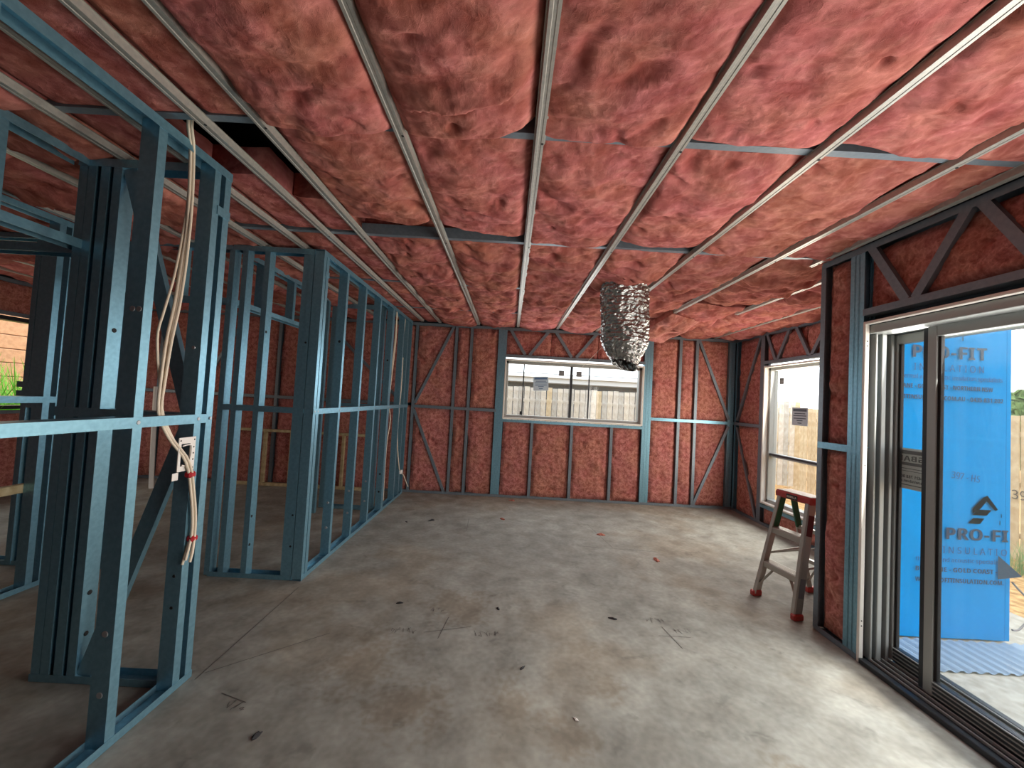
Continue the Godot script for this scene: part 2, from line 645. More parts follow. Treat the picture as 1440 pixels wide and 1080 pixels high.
# ------------------------------------------------------------------ the shell: slab, outer membranes, roof
func _shell() -> void:
	var floor_ := thing("floor", "bare grey concrete slab with brown stains and pencil set-out marks", "floor", Vector3.ZERO, "", "structure")
	var st := begin()
	var lo := Vector3(-6.12, -0.15, -6.36)
	var hi := Vector3(3.58, 0.0, 2.7)
	# top with uv in floor metres, cut so that the patio corner stays open
	for r in [[lo.x, lo.z, XR + 0.14, hi.z], [XR + 0.14, lo.z, hi.x, ZC - 0.02]]:
		var p := [Vector3(r[0], 0, r[1]), Vector3(r[2], 0, r[1]), Vector3(r[2], 0, r[3]), Vector3(r[0], 0, r[3])]
		for k in [0, 1, 2, 0, 2, 3]:
			var v: Vector3 = p[k]
			st.set_normal(Vector3.UP)
			st.set_uv(Vector2((v.x + 6.2) / 10.2, (v.z + 6.5) / 9.5))
			st.add_vertex(v)
		st.set_uv(Vector2(0.5, 0.5))
		box(st, Vector3(r[0], lo.y, r[1]), Vector3(r[2], -0.001, r[3]))
	put("slab", st.commit(), M.concrete, floor_)
	# pencil set-out marks: thin strokes lying on the slab
	var pencil := _mat(_rgb(92, 90, 88), 0.9)
	var cross_marks := [
		[Vector2(-0.46, -2.61), Vector2(-0.17, -2.70)], [Vector2(-0.36, -2.55), Vector2(-0.33, -2.80)],
		[Vector2(1.06, -2.71), Vector2(1.27, -2.71)], [Vector2(1.12, -2.82), Vector2(1.16, -2.58)],
		[Vector2(-1.31, -2.02), Vector2(-1.16, -1.97)], [Vector2(-0.62, -4.80), Vector2(-0.25, -4.85)], [Vector2(-0.42, -5.05), Vector2(-0.40, -4.60)],
		[Vector2(1.04, -5.1), Vector2(1.16, -4.3)], [Vector2(0.80, -4.30), Vector2(1.6, -4.25)], [Vector2(-1.49, -2.15), Vector2(-1.02, -2.55)], [Vector2(-1.50, -2.10), Vector2(-1.50, -3.10)]]
	for c in cross_marks:
		_stroke(floor_, [c[0], c[1]], 0.004, pencil)
	var rs := RandomNumberGenerator.new()
	rs.seed = 3
	for w in [[Vector2(-0.66, -2.62), 5], [Vector2(-0.14, -2.63), 5], [Vector2(-0.45, -2.88), 3], [Vector2(1.19, -2.78), 4], [Vector2(1.05, -2.90), 4], [Vector2(-1.22, -1.95), 3]]:
		var o: Vector2 = w[0]
		for k in w[1]:
			var pts := []
			var b := o + Vector2(0.035 * k, 0)
			for q in 5:
				pts.append(b + Vector2(rs.randf_range(-0.016, 0.016), rs.randf_range(-0.035, 0.035)))
			_stroke(floor_, pts, 0.0025, pencil)

	# roof over everything (closed, dark inside) and its eaves
	var roof := thing("roof", "dark underside of the roof above the insulated ceiling", "roof", Vector3.ZERO, "", "structure")
	bar("roof_deck", roof, Vector3(-6.6, 3.0, -6.8), Vector3(XR + 0.20, 3.08, 3.1), M.roof_dark)
	bar("roof_deck", roof, Vector3(XR + 0.20, 3.0, -6.8), Vector3(4.05, 3.08, ZC + 0.02), M.roof_dark)


func _stroke(parent: Node3D, pts: Array, w: float, mat: Material) -> void:
	var st := begin()
	for i in pts.size() - 1:
		var a: Vector2 = pts[i]
		var b: Vector2 = pts[i + 1]
		var s := (b - a).normalized().orthogonal() * w / 2
		var q := [a + s, b + s, b - s, a - s]
		var v: Array[Vector3] = []
		for p in q:
			v.append(Vector3(p.x, 0.0012, p.y))
		quad(st, v[3], v[2], v[1], v[0])
		quad(st, v[0], v[1], v[2], v[3])
	put("pencil_mark", st.commit(), mat, parent)


# a run of studs from s0 to s1 list along direction u starting at origin o (on the room face), web looking along +/-u
func stud(parent: Node3D, x: Vector3, n_room: Vector3, web: Vector3, y0: float, y1: float, mat: Material, fl := 0.042) -> MeshInstance3D:
	# x lies on the room face where the web stands
	var c := x - n_room * (T / 2)
	return chan("stud", parent, Vector3(c.x, y0, c.z), Vector3(c.x, y1, c.z), web, mat, T, fl)


func plates(parent: Node3D, a: Vector3, b: Vector3, n_room: Vector3, mat: Material, bottom := true, top := true) -> void:
	var oa := a - n_room * (T / 2)
	var ob := b - n_room * (T / 2)
	if bottom:
		chan("bottom_plate", parent, Vector3(oa.x, 0.002, oa.z), Vector3(ob.x, 0.002, ob.z), Vector3.DOWN, mat, T + 0.005, 0.035, 0.0)
	if top:
		chan("top_plate", parent, Vector3(oa.x, H, oa.z), Vector3(ob.x, H, ob.z), Vector3.UP, mat, T + 0.005, 0.042, 0.0)


func noggin(parent: Node3D, a: Vector3, b: Vector3, n_room: Vector3, y: float, mat: Material) -> void:
	var oa := a - n_room * (T / 2)
	var ob := b - n_room * (T / 2)
	chan("noggin", parent, Vector3(oa.x, y + 0.022, oa.z), Vector3(ob.x, y + 0.022, ob.z), Vector3.UP, mat, T + 0.008, 0.044, 0.0)


func web_member(called: String, parent: Node3D, a: Vector3, b: Vector3, n_room: Vector3, mat: Material, w := 0.045) -> void:
	var k := n_room * -0.003
	chan(called, parent, a - k, b - k, n_room, mat, w, 0.03, 0.0)


# ------------------------------------------------------------------ back wall
func _back_wall() -> void:
	var w := thing("wall_back", "back wall of blue-grey steel studs filled with pink insulation around a wide window", "wall", Vector3.ZERO, "", "structure")
	var g: Material = M.steel_grey
	var bl: Material = M.steel
	var n := Vector3(0, 0, 1)
	var P := func(x: float, y: float) -> Vector3: return Vector3(x, y, ZB)
	plates(w, P.call(XO, 0), P.call(XF + 0.06, 0), n, g)
	# studs: [web x, flange direction sign, y0, y1, blue?]
	for s in [[-1.50, 1, 0], [-0.89, 1, 0], [-0.655, 1, 0], [-0.220, 1, 1], [-0.176, 1, 1], [-0.132, 1, 1], [2.050, 1, 1], [2.094, 1, 1], [2.138, 1, 1], [2.585, 1, 0], [2.84, 1, 0], [3.36, 1, 1], [3.405, 1, 1]]:
		stud(w, P.call(s[0], 0), n, Vector3(-s[1], 0, 0), 0.01, H - 0.01, bl if s[2] else g)
	for x in [0.345, 0.955, 1.565]:
		stud(w, P.call(x, 0), n, Vector3.LEFT, 0.01, 1.15, g)
	noggin(w, P.call(-1.5, 0), P.call(-0.2, 0), n, 1.31, g)
	noggin(w, P.call(2.14, 0), P.call(XF, 0), n, 1.31, bl)
	# sill plate under the window and lintel over it
	chan("sill_plate", w, Vector3(-0.10, 1.185, ZB - T / 2), Vector3(2.06, 1.185, ZB - T / 2), Vector3.UP, bl, T + 0.006, 0.04, 0.0)
	chan("lintel_chord", w, Vector3(-0.10, 2.145, ZB - T / 2), Vector3(2.06, 2.145, ZB - T / 2), Vector3.DOWN, g, T + 0.006, 0.04, 0.0)
	var zig := [[-0.04, 2.57, 0.20, 2.19], [0.27, 2.19, 0.55, 2.57], [0.66, 2.57, 0.92, 2.19], [0.99, 2.19, 1.29, 2.57], [1.38, 2.57, 1.64, 2.19], [1.71, 2.19, 2.0, 2.57]]
	for z in zig:
		web_member("web", w, P.call(z[0], z[1]), P.call(z[2], z[3]), n, g)
	for b in [[-0.92, 2.56, -1.45, 1.36], [-1.46, 1.26, -0.93, 0.03], [2.885, 2.57, 3.38, 1.36], [3.38, 1.26, 2.87, 0.03]]:
		web_member("brace", w, P.call(b[0], b[1]), P.call(b[2], b[3]), n, g, 0.04)
	# insulation: [x0, x1, y0, y1]
	for b in [[-1.46, -0.885, 0.03, 1.29], [-1.46, -0.885, 1.33, 2.56], [-0.85, -0.65, 0.03, 1.29], [-0.85, -0.65, 1.33, 2.56], [-0.61, -0.225, 0.03, 1.29], [-0.61, -0.225, 1.33, 2.56],
			[-0.085, 0.345, 0.03, 1.15], [0.385, 0.955, 0.03, 1.15], [0.995, 1.565, 0.03, 1.15], [1.605, 2.05, 0.03, 1.15],
			[-0.09, 0.60, 2.18, 2.56], [0.605, 1.33, 2.18, 2.56], [1.335, 2.05, 2.18, 2.56],
			[2.185, 2.585, 0.03, 1.29], [2.185, 2.585, 1.33, 2.56], [2.63, 2.84, 0.03, 1.29], [2.63, 2.84, 1.33, 2.56], [2.885, 3.36, 0.03, 1.29], [2.885, 3.36, 1.33, 2.56]]:
		wall_batt(w, Vector3(b[0], b[2], ZB - 0.030), Vector3.RIGHT, n, b[1] - b[0], b[3] - b[2], 0.02)
	# the part of the back wall seen through the left frames
	var xs := [-5.96, -5.4, -4.8, -4.2, -3.6, -3.0, -2.4]
	for i in xs.size():
		stud(w, P.call(xs[i], 0), n, Vector3.LEFT, 0.01, H - 0.01, g)
		var x1: float = xs[i + 1] if i + 1 < xs.size() else -1.495
		for r in [[0.03, 1.31], [1.355, 2.56]]:
			wall_batt(w, Vector3(xs[i] + 0.045, r[0], ZB - 0.030), Vector3.RIGHT, n, x1 - xs[i] - 0.05, r[1] - r[0], 0.04)
	noggin(w, P.call(XO, 0), P.call(-1.58, 0), n, 1.335, g)
	web_member("brace", w, P.call(-4.15, 2.5), P.call(-4.75, 1.4), n, g, 0.04)
	web_member("brace", w, P.call(-2.75, 2.4), P.call(-1.7, 1.4), n, g, 0.04)
	# membrane behind, with the window left open
	for r in [[-6.1, -0.11, 0, 2.98], [2.06, 3.54, 0, 2.98], [-0.11, 2.06, 0, 1.14], [-0.11, 2.06, 2.19, 2.98]]:
		bar("membrane", w, Vector3(r[0], r[2] - 0.02, ZB - 0.10), Vector3(r[1], r[3], ZB - 0.085), M.membrane, 0.0)


# ------------------------------------------------------------------ right walls
func _right_walls() -> void:
	var n := Vector3(-1, 0, 0)
	var g: Material = M.steel_grey
	var bl: Material = M.steel
	# near wall with the sliding door
	var w := thing("wall_right", "near right wall frame with pink insulation around the sliding door", "wall", Vector3.ZERO, "", "structure")
	var P := func(z: float, y: float) -> Vector3: return Vector3(XR, y, z)
	plates(w, P.call(ZC - 0.005, 0), P.call(-2.56, 0), n, g, true, false)
	plates(w, P.call(ZC - 0.005, 0), P.call(ZN, 0), n, g, false, true)
	plates(w, P.call(-0.40, 0), P.call(ZN, 0), n, g, true, false)
	for s in [[-2.916, -1], [-2.66, -1], [-2.628, -1], [-2.596, -1], [-0.38, -1], [-0.34, -1], [0.2, -1], [0.65, -1], [1.1, -1], [1.7, -1], [2.3, -1]]:
		stud(w, P.call(s[0], 0), n, Vector3(0, 0, s[1]), 0.01, H - 0.01, bl if s[0] > -2.7 and s[0] < 0 else g)
	noggin(w, P.call(ZC - 0.01, 0), P.call(-2.555, 0), n, 1.29, bl)
	chan("lintel_chord", w, Vector3(XR + T / 2, 2.145, -2.56), Vector3(XR + T / 2, 2.145, -0.38), Vector3.DOWN, g, T + 0.006, 0.042, 0.0)
	var z := -2.51
	var k := 0
	while z < -0.5:
		web_member("web", w, P.call(z, 2.57), P.call(z + 0.23, 2.18), n, g, 0.05)
		web_member("web", w, P.call(z + 0.28, 2.18), P.call(z + 0.54, 2.57), n, g, 0.05)
		z += 0.60
		k += 1
	for b in [[-2.87, -2.665, 0.04, 1.27], [-2.87, -2.665, 1.31, 2.56]]:
		wall_batt(w, Vector3(XR + 0.022, b[2], b[0]), Vector3(0, 0, 1), n, b[1] - b[0], b[3] - b[2], 0.012, 0.012)
	for b in [[-2.55, -1.56], [-1.56, -0.42]]:
		wall_batt(w, Vector3(XR + 0.034, 2.18, b[0]), Vector3(0, 0, 1), n, b[1] - b[0], 0.38, 0.018)
	for b in [[-0.29, 0.2], [0.25, 0.65], [0.70, 1.1], [1.15, 1.7], [1.75, 2.3]]:
		wall_batt(w, Vector3(XR + 0.02, 0.04, b[0]), Vector3(0, 0, 1), n, b[1] - b[0], 2.5, 0.06)
	for r in [[ZC - 0.02, -2.57, 0, 2.98], [-2.57, -0.37, 2.086, 2.98], [-0.37, ZN + 0.1, 0, 2.98]]:
		bar("membrane", w, Vector3(XR + 0.085, r[2] - 0.02, r[0]), Vector3(XR + 0.1, r[3], r[1]), M.membrane, 0.0)

	# the return that carries the blue wrap outside
	var q := thing("wall_return", "return wall between the door wall and the far window bay", "wall", Vector3.ZERO, "", "structure")
	var nr := Vector3(0, 0, -1)
	plates(q, Vector3(XR + 0.08, 0, ZC - 0.105), Vector3(XF + 0.06, 0, ZC - 0.105), nr, g)
	for x in [2.30, 2.8, 3.40]:
		stud(q, Vector3(x, 0, ZC - 0.105), nr, Vector3.LEFT, 0.01, H - 0.01, g)
	for b in [[2.35, 2.79], [2.85, 3.39]]:
		for r in [[0.04, 1.29], [1.33, 2.56]]:
			wall_batt(q, Vector3(b[1], r[0], ZC - 0.080), Vector3.LEFT, nr, b[1] - b[0], r[1] - r[0], 0.03)
	bar("membrane", q, Vector3(XR + 0.10, -0.02, ZC - 0.008), Vector3(3.535, 2.98, ZC + 0.004), M.membrane, 0.0)

	# far wall with the tall window
	var f := thing("wall_right_far", "far right wall of grey studs and pink insulation beside the tall window", "wall", Vector3.ZERO, "", "structure")
	var Q := func(zz: float, y: float) -> Vector3: return Vector3(XF, y, zz)
	plates(f, Q.call(ZB, 0), Q.call(ZC - 0.05, 0), n, g)
	for s in [-6.225, -5.61, -5.57, -4.06, -4.02, -3.4]:
		stud(f, Q.call(s, 0), n, Vector3(0, 0, -1), 0.01, H - 0.01, bl if s == -6.225 else g)
	noggin(f, Q.call(ZB, 0), Q.call(-5.56, 0), n, 1.31, g)
	noggin(f, Q.call(-4.02, 0), Q.call(ZC - 0.05, 0), n, 1.31, g)
	chan("lintel_chord", f, Vector3(XF + T / 2, 2.165, -5.53), Vector3(XF + T / 2, 2.165, -4.05), Vector3.DOWN, g, T + 0.006, 0.04, 0.0)
	chan("sill_plate", f, Vector3(XF + T / 2, 0.27, -5.53), Vector3(XF + T / 2, 0.27, -4.05), Vector3.UP, bl, T + 0.006, 0.04, 0.0)
	for b in [[-5.62, 2.56, -6.16, 1.36], [-6.16, 1.26, -5.63, 0.04]]:
		web_member("brace", f, Q.call(b[0], b[1]), Q.call(b[2], b[3]), n, g, 0.04)
	for b in [[-5.48, 2.56, -5.30, 2.2], [-5.26, 2.2, -5.05, 2.56], [-4.92, 2.56, -4.70, 2.2], [-4.66, 2.2, -4.42, 2.56], [-4.3, 2.56, -4.1, 2.2]]:
		web_member("web", f, Q.call(b[0], b[1]), Q.call(b[2], b[3]), n, g)
	for b in [[-6.18, -5.62, 0.03, 1.29], [-6.18, -5.62, 1.33, 2.56], [-5.52, -4.8, 2.2, 2.56], [-4.79, -4.07, 2.2, 2.56], [-5.52, -4.8, 0.03, 0.235], [-4.79, -4.07, 0.03, 0.235], [-3.97, -3.41, 0.03, 2.56]]:
		wall_batt(f, Vector3(XF + 0.030, b[2], b[0]), Vector3(0, 0, 1), n, b[1] - b[0], b[3] - b[2], 0.02)
	for r in [[ZB - 0.1, -5.54, 0, 2.98], [-4.06, ZC, 0, 2.98], [-5.54, -4.06, 0, 0.24], [-5.54, -4.06, 2.19, 2.98]]:
		bar("membrane", f, Vector3(XF + 0.085, r[2] - 0.02, r[0]), Vector3(XF + 0.1, r[3], r[1]), M.membrane, 0.0)


# ------------------------------------------------------------------ outer left wall and the wall behind the camera
func _left_outer_walls() -> void:
	var g: Material = M.steel_grey
	var n := Vector3(1, 0, 0)
	var w := thing("wall_left", "outer left wall with pink insulation and a window, seen through the stud frames", "wall", Vector3.ZERO, "", "structure")
	var P := func(z: float) -> Vector3: return Vector3(XO, 0, z)
	plates(w, P.call(ZB), P.call(ZN), n, g)
	for s in [-6.2, -5.28, -5.24, -3.44, -3.40, -2.8, -2.2, -1.6, -1.0, -0.4, 0.2, 1.4, 2.4]:
		stud(w, P.call(s), n, Vector3(0, 0, -1), 0.01, H - 0.01, g)
	chan("lintel_chord", w, Vector3(XO - T / 2, 2.17, -5.2), Vector3(XO - T / 2, 2.17, -3.44), Vector3.DOWN, g, T + 0.006, 0.04, 0.0)
	chan("sill_plate", w, Vector3(XO - T / 2, 1.03, -5.2), Vector3(XO - T / 2, 1.03, -3.44), Vector3.UP, g, T + 0.006, 0.04, 0.0)
	noggin(w, P.call(ZB), P.call(-5.24), n, 1.31, g)
	for b in [[-6.15, -5.29, 0.03, 1.29], [-6.15, -5.29, 1.33, 2.56], [-5.2, -4.6, 0.03, 1.0], [-4.59, -4.0, 0.03, 1.0], [-3.99, -3.45, 0.03, 1.0], [-5.2, -4.3, 2.2, 2.56], [-4.29, -3.45, 2.2, 2.56],
			[-3.36, -2.81, 0.03, 2.56], [-2.76, -2.21, 0.03, 2.56], [-2.16, -1.61, 0.03, 2.56], [-1.56, -1.01, 0.03, 2.56], [-0.96, -0.41, 0.03, 2.56], [-0.36, 0.19, 0.03, 2.56], [0.25, 1.35, 0.03, 2.56], [1.44, 2.35, 0.03, 2.56]]:
		wall_batt(w, Vector3(XO - 0.012, b[2], b[1]), Vector3(0, 0, -1), n, b[1] - b[0], b[3] - b[2], 0.04)
	for r in [[ZB - 0.1, -5.21, 0, 2.98], [-3.44, ZN + 0.1, 0, 2.98], [-5.21, -3.44, 0, 1.0], [-5.21, -3.44, 2.2, 2.98]]:
		bar("membrane", w, Vector3(XO - 0.1, r[2] - 0.02, r[0]), Vector3(XO - 0.085, r[3], r[1]), M.membrane, 0.0)
	var q := thing("wall_front", "insulated stud wall closing the near end of the room", "wall", Vector3.ZERO, "", "structure")
	plates(q, Vector3(XO, 0, ZN), Vector3(XR, 0, ZN), Vector3(0, 0, -1), g)
	for i in 14:
		var x := XO + 0.02 + i * 0.6
		stud(q, Vector3(x, 0, ZN), Vector3(0, 0, -1), Vector3.LEFT, 0.01, H - 0.01, g)
		if i < 13:
			wall_batt(q, Vector3(x + 0.59, 0.03, ZN + 0.012), Vector3.LEFT, Vector3(0, 0, -1), 0.54, 2.53, 0.09)
	bar("membrane", q, Vector3(XO - 0.1, -0.02, ZN + 0.085), Vector3(XR + 0.1, 2.98, ZN + 0.1), M.membrane, 0.0)


# ------------------------------------------------------------------ ceiling: battens, truss chords, batts
func batten_mesh(L: float) -> ArrayMesh:
	# top-hat furring channel along z 0..-L, face down at y = 0, flanges at y = 0.028
	var st := begin()
	var prof := [Vector2(-0.026, 0.030), Vector2(-0.0205, 0.030), Vector2(-0.018, 0.0), Vector2(-0.007, 0.0), Vector2(-0.005, 0.002), Vector2(0.005, 0.002), Vector2(0.007, 0.0), Vector2(0.018, 0.0), Vector2(0.0205, 0.030), Vector2(0.026, 0.030)]
	for i in prof.size() - 1:
		var a: Vector2 = prof[i]
		var b: Vector2 = prof[i + 1]
		quad(st, Vector3(a.x, a.y, 0), Vector3(a.x, a.y, -L), Vector3(b.x, b.y, -L), Vector3(b.x, b.y, 0))
		var u := Vector3(0, 0.0015, 0)
		quad(st, Vector3(a.x, a.y, 0) + u, Vector3(b.x, b.y, 0) + u, Vector3(b.x, b.y, -L) + u, Vector3(a.x, a.y, -L) + u)
	return st.commit()


func _ceiling() -> void:
	var c := thing("ceiling", "ceiling of pink insulation batts held up by galvanised battens under truss chords", "ceiling", Vector3.ZERO, "", "structure")
	var yb := 2.598
	var bat := [[0.068, 0.6, ZB + 0.06], [-0.535, 0.6, ZB + 0.06], [-1.125, 0.6, ZB + 0.06], [-1.385, 0.6, ZB + 0.1], [0.668, 0.6, ZB + 0.06], [1.268, 0.6, ZB + 0.06], [1.868, 0.6, ZB + 0.06], [2.185, 0.6, -3.02], [2.54, -2.98, -4.6], [3.1, -2.98, ZB + 0.06],
		[-1.70, 0.6, ZB + 0.1], [-2.03, 0.6, ZB + 0.1], [-2.6, 0.6, ZB + 0.06], [-3.2, 0.6, ZB + 0.06], [-3.8, 0.6, ZB + 0.06], [-4.4, 0.6, ZB + 0.06], [-5.0, 0.6, ZB + 0.06], [-5.6, 0.6, ZB + 0.06]]
	for b in bat:
		put("ceiling_batten", batten_mesh(b[1] - b[2]), M.zinc, c, Vector3(b[0], yb, b[1]))
	var zc := [0.69, -0.51, -1.71, -2.91, -4.11, -5.31]
	for z in zc:
		var x1: float = XR + 0.06 if z > -2.9 else XF + 0.06
		chan("truss_chord", c, Vector3(XO, yb + 0.031, z), Vector3(x1, yb + 0.031, z), Vector3.DOWN, M.steel_grey, 0.042, 0.075, 0.0)
		for b in bat:
			if b[0] > -1.4 and z < b[1] and z > b[2]:
				disc(c, "screw", Vector3(b[0] + 0.012, yb, z), Vector3.DOWN, 0.006, M.dark)
	# rows of batts between the chords
	var rows := [[0.64, -0.48, 0.09], [-0.535, -1.685, 0.012], [-1.735, -2.85, 0.012], [-2.935, -4.085, 0.016], [-4.135, -5.285, 0.02], [-5.335, -6.30, 0.022]]
	var cols := [-5.98, -5.6, -5.0, -4.4, -3.8, -3.2, -2.6, -2.03, -1.70, -1.385, -1.125, -0.535, 0.045, 0.668, 1.268, 1.868, 2.30]
	var far_cols := [1.868, 2.54, 3.1, 3.54]
	for r in rows.size():
		var list := cols.duplicate()
		if r >= 3:
			list.resize(list.size() - 1)
			for x in far_cols.slice(1):
				list.append(x)
		for i in list.size() - 1:
			var x0: float = list[i]
			var x1: float = list[i + 1]
			var z0: float = rows[r][0]
			var z1: float = rows[r][1]
			var step: float = rows[r][2]
			if x1 < -1.3:
				step = maxf(step * 2.0, 0.03)
			if i == 9 and r == 2:
				z0 = -2.45 # a strip over the stud frame that has no batt yet
			if i == 8 and r == 2:
				z0 = -2.2
			batt_seed += 1
			var bulge := 0.034 + 0.034 * rng_at(batt_seed, 9)
			if (i == 10 or i == 11) and (r == 1 or r == 2):
				bulge = 0.075 if r == 1 else 0.045
			if i == 8 or i == 9 or i == 7:
				bulge = 0.006
			elif x1 > 2.2 and x1 < 2.4:
				bulge = 0.022
			# most batts crowd over the chord; a few leave it showing
			var tc := 0.0
			if r >= 1:
				z0 += 0.026 - 0.012 * rng_at(batt_seed, 11)
				z1 -= 0.026 - 0.012 * rng_at(batt_seed, 12)
			if r == 1 and i == 13:
				z1 += 0.045
			if r == 2 and i == 13:
				z0 -= 0.02
			if r == 1 and i == 14:
				tc = 0.07
			if r == 1 and i == 11:
				z1 -= 0.035
				tc = -0.12
			if r == 4 and i == 15:
				z0 -= 0.24
			if r == 2 and i == 10:
				z1 += 0.25
				tc = -0.02
			if r == 2 and i == 11:
				z1 += 0.07
				tc = 0.19
			if r == 2 and i == 13:
				z1 += 0.10
			# local x along world x, local y along -z ... face down
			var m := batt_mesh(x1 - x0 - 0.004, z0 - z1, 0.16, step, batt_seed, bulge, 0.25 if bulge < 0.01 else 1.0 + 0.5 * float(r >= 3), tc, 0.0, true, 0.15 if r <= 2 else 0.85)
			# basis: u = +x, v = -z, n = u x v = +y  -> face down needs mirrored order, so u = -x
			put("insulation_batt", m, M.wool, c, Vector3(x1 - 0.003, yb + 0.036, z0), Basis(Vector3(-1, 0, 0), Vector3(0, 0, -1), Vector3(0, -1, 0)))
	# the batt that slumps out of the ceiling near the far corner
	var sl := batt_mesh(0.50, 0.62, 0.09, 0.016, 777, 0.02, 1.3)
	var zx := Vector3(0.12, -0.90, 0.30).normalized()
	var ux := Vector3(-0.93, 0.05, 0.5).normalized()
	ux = (ux - zx * ux.dot(zx)).normalized()
	sole("slumped_insulation_batt", sl, M.wool, "pink insulation batt slumping down out of the ceiling beside the silver duct", "insulation batt", Vector3(2.28, 2.545, -4.90), Basis(ux, zx.cross(ux), zx))


# ------------------------------------------------------------------ sliding door
func _door() -> void:
	var d := thing("door_1", "grey aluminium sliding glass door with white timber reveal opening to the patio", "door", Vector3.ZERO, "", "structure")
	var z0 := -2.555
	var z1 := -0.39
	var top := 2.105
	var x := XR
	# timber reveal
	bar("reveal", d, Vector3(x - 0.004, 0.0, z0), Vector3(x + 0.024, top, z0 + 0.020), M.reveal)
	bar("reveal", d, Vector3(x - 0.004, top - 0.020, z0 + 0.020), Vector3(x + 0.024, top, z1), M.reveal)
	bar("reveal", d, Vector3(x - 0.004, 0.0, z1 - 0.020), Vector3(x + 0.024, top - 0.020, z1), M.reveal)
	# aluminium frame: jambs, head and sill, each a base with track fins
	var fx0 := x + 0.026
	var fx1 := x + 0.240
	bar("jamb", d, Vector3(fx0, 0.0, z0 - 0.03), Vector3(fx1, top - 0.022, z0 - 0.02), M.alu_dark)
	bar("jamb", d, Vector3(fx0, 0.0, z1 - 0.016), Vector3(fx1, top - 0.022, z1 - 0.004), M.alu_dark)
	bar("head", d, Vector3(fx0, top - 0.075, z0 - 0.02), Vector3(fx1, top - 0.022, z1 - 0.016), M.alu)
	bar("sill", d, Vector3(x + 0.002, 0.0, z0 + 0.02), Vector3(fx1, 0.022, z1 - 0.016), M.alu_dark)
	for k in [[0.030, 0.014], [0.070, 0.030], [0.128, 0.020]]:
		bar("jamb_fin", d, Vector3(fx0 + k[0], 0.022, z0 - 0.02), Vector3(fx0 + k[0] + k[1], top - 0.075, z0 + 0.030), M.alu)
	for k in [0.02, 0.06, 0.10, 0.14, 0.18]:
		bar("track", d, Vector3(fx0 + k, 0.022, z0 + 0.03), Vector3(fx0 + k + 0.006, 0.040, z1 - 0.016), M.alu)
	bar("sill_nosing", d, Vector3(x - 0.006, 0.0, z0 + 0.02), Vector3(x + 0.03, 0.030, z1), M.alu_dark)
	# outer fixed panel and inner sliding panel
	var zi := -2.255
	var px := x + 0.200
	_panel(d, px, z0 - 0.02, -1.49, 0.036, top - 0.078, 0.062)
	_panel(d, px - 0.080, zi, -1.13, 0.036, top - 0.078, 0.050)
	# pull edge on the leading stile of the sliding panel
	bar("pull_edge", d, Vector3(px - 0.092, 0.04, zi - 0.030), Vector3(px - 0.064, top - 0.08, zi), M.alu_dark)
	# screw holes in the reveal
	for y in [0.22, 0.25, 1.2, 1.95, 1.98]:
		disc(d, "screw_hole", Vector3(x + 0.010, y, z0 + 0.020), Vector3(0, 0, 1), 0.004, M.dark)
	# sticker on the outer pane, printed to be read from the patio
	var s := thing("window_sticker", "grey glazier sticker with reversed lettering on the sliding door glass", "sticker", Vector3(px + 0.006, 1.205, -2.44))
	put("backing", cbox(Vector3(0.002, 0.245, 0.24), 0.0005), _mat(_rgb(176, 182, 180), 0.6), s)
	var ink := _mat(_rgb(70, 74, 78), 0.7)
	var facing := Basis(Vector3(0, 0, -1), Vector3.UP, Vector3(1, 0, 0))
	for yy in [[0.098, 0.022], [0.028, 0.018], [0.0, 0.004], [-0.015, 0.003], [-0.098, 0.005]]:
		put("printed_bar", cbox(Vector3(0.0032, yy[1], 0.20), 0.0003), ink, s, Vector3(0, yy[0], 0.0))
	text(s, "lettering", "GBAR", 0.032, Vector3(-0.0016, 0.060, -0.0), facing, ink, true, 0.17)
	text(s, "lettering", "0431 788 005", 0.018, Vector3(-0.0016, -0.048, 0), facing, ink, true, 0.15)
	text(s, "lettering", "gbarwindows.com", 0.016, Vector3(-0.0016, -0.074, 0), facing, ink, true, 0.19)


func _panel(door: Node3D, x: float, za: float, zb: float, ya: float, yb: float, sw: float) -> void:
	var hx := 0.018
	var d := Node3D.new()
	d.name = "sash"
	door.add_child(d, true)
	bar("stile", d, Vector3(x - hx, ya, za), Vector3(x + hx, yb, za + sw), M.alu)
	bar("stile", d, Vector3(x - hx, ya, zb - sw), Vector3(x + hx, yb, zb), M.alu)
	bar("rail", d, Vector3(x - hx, ya, za + sw), Vector3(x + hx, ya + 0.085, zb - sw), M.alu_dark)
	bar("rail", d, Vector3(x - hx, yb - 0.060, za + sw), Vector3(x + hx, yb, zb - sw), M.alu)
	for y in [0.016, 0.038, 0.060, 0.080]:
		bar("rail_bead", d, Vector3(x - hx - 0.007, ya + y - 0.003, za + sw), Vector3(x - hx, ya + y + 0.003, zb - sw), M.alu, 0.001)
	for z in [za + sw, zb - sw - 0.016]:
		bar("gasket", d, Vector3(x - 0.010, ya + 0.085, z), Vector3(x + 0.010, yb - 0.06, z + 0.016), M.gasket, 0.001)
	bar("pane", d, Vector3(x - 0.003, ya + 0.08, za + sw - 0.004), Vector3(x + 0.003, yb - 0.055, zb - sw + 0.004), M.glass, 0.0)


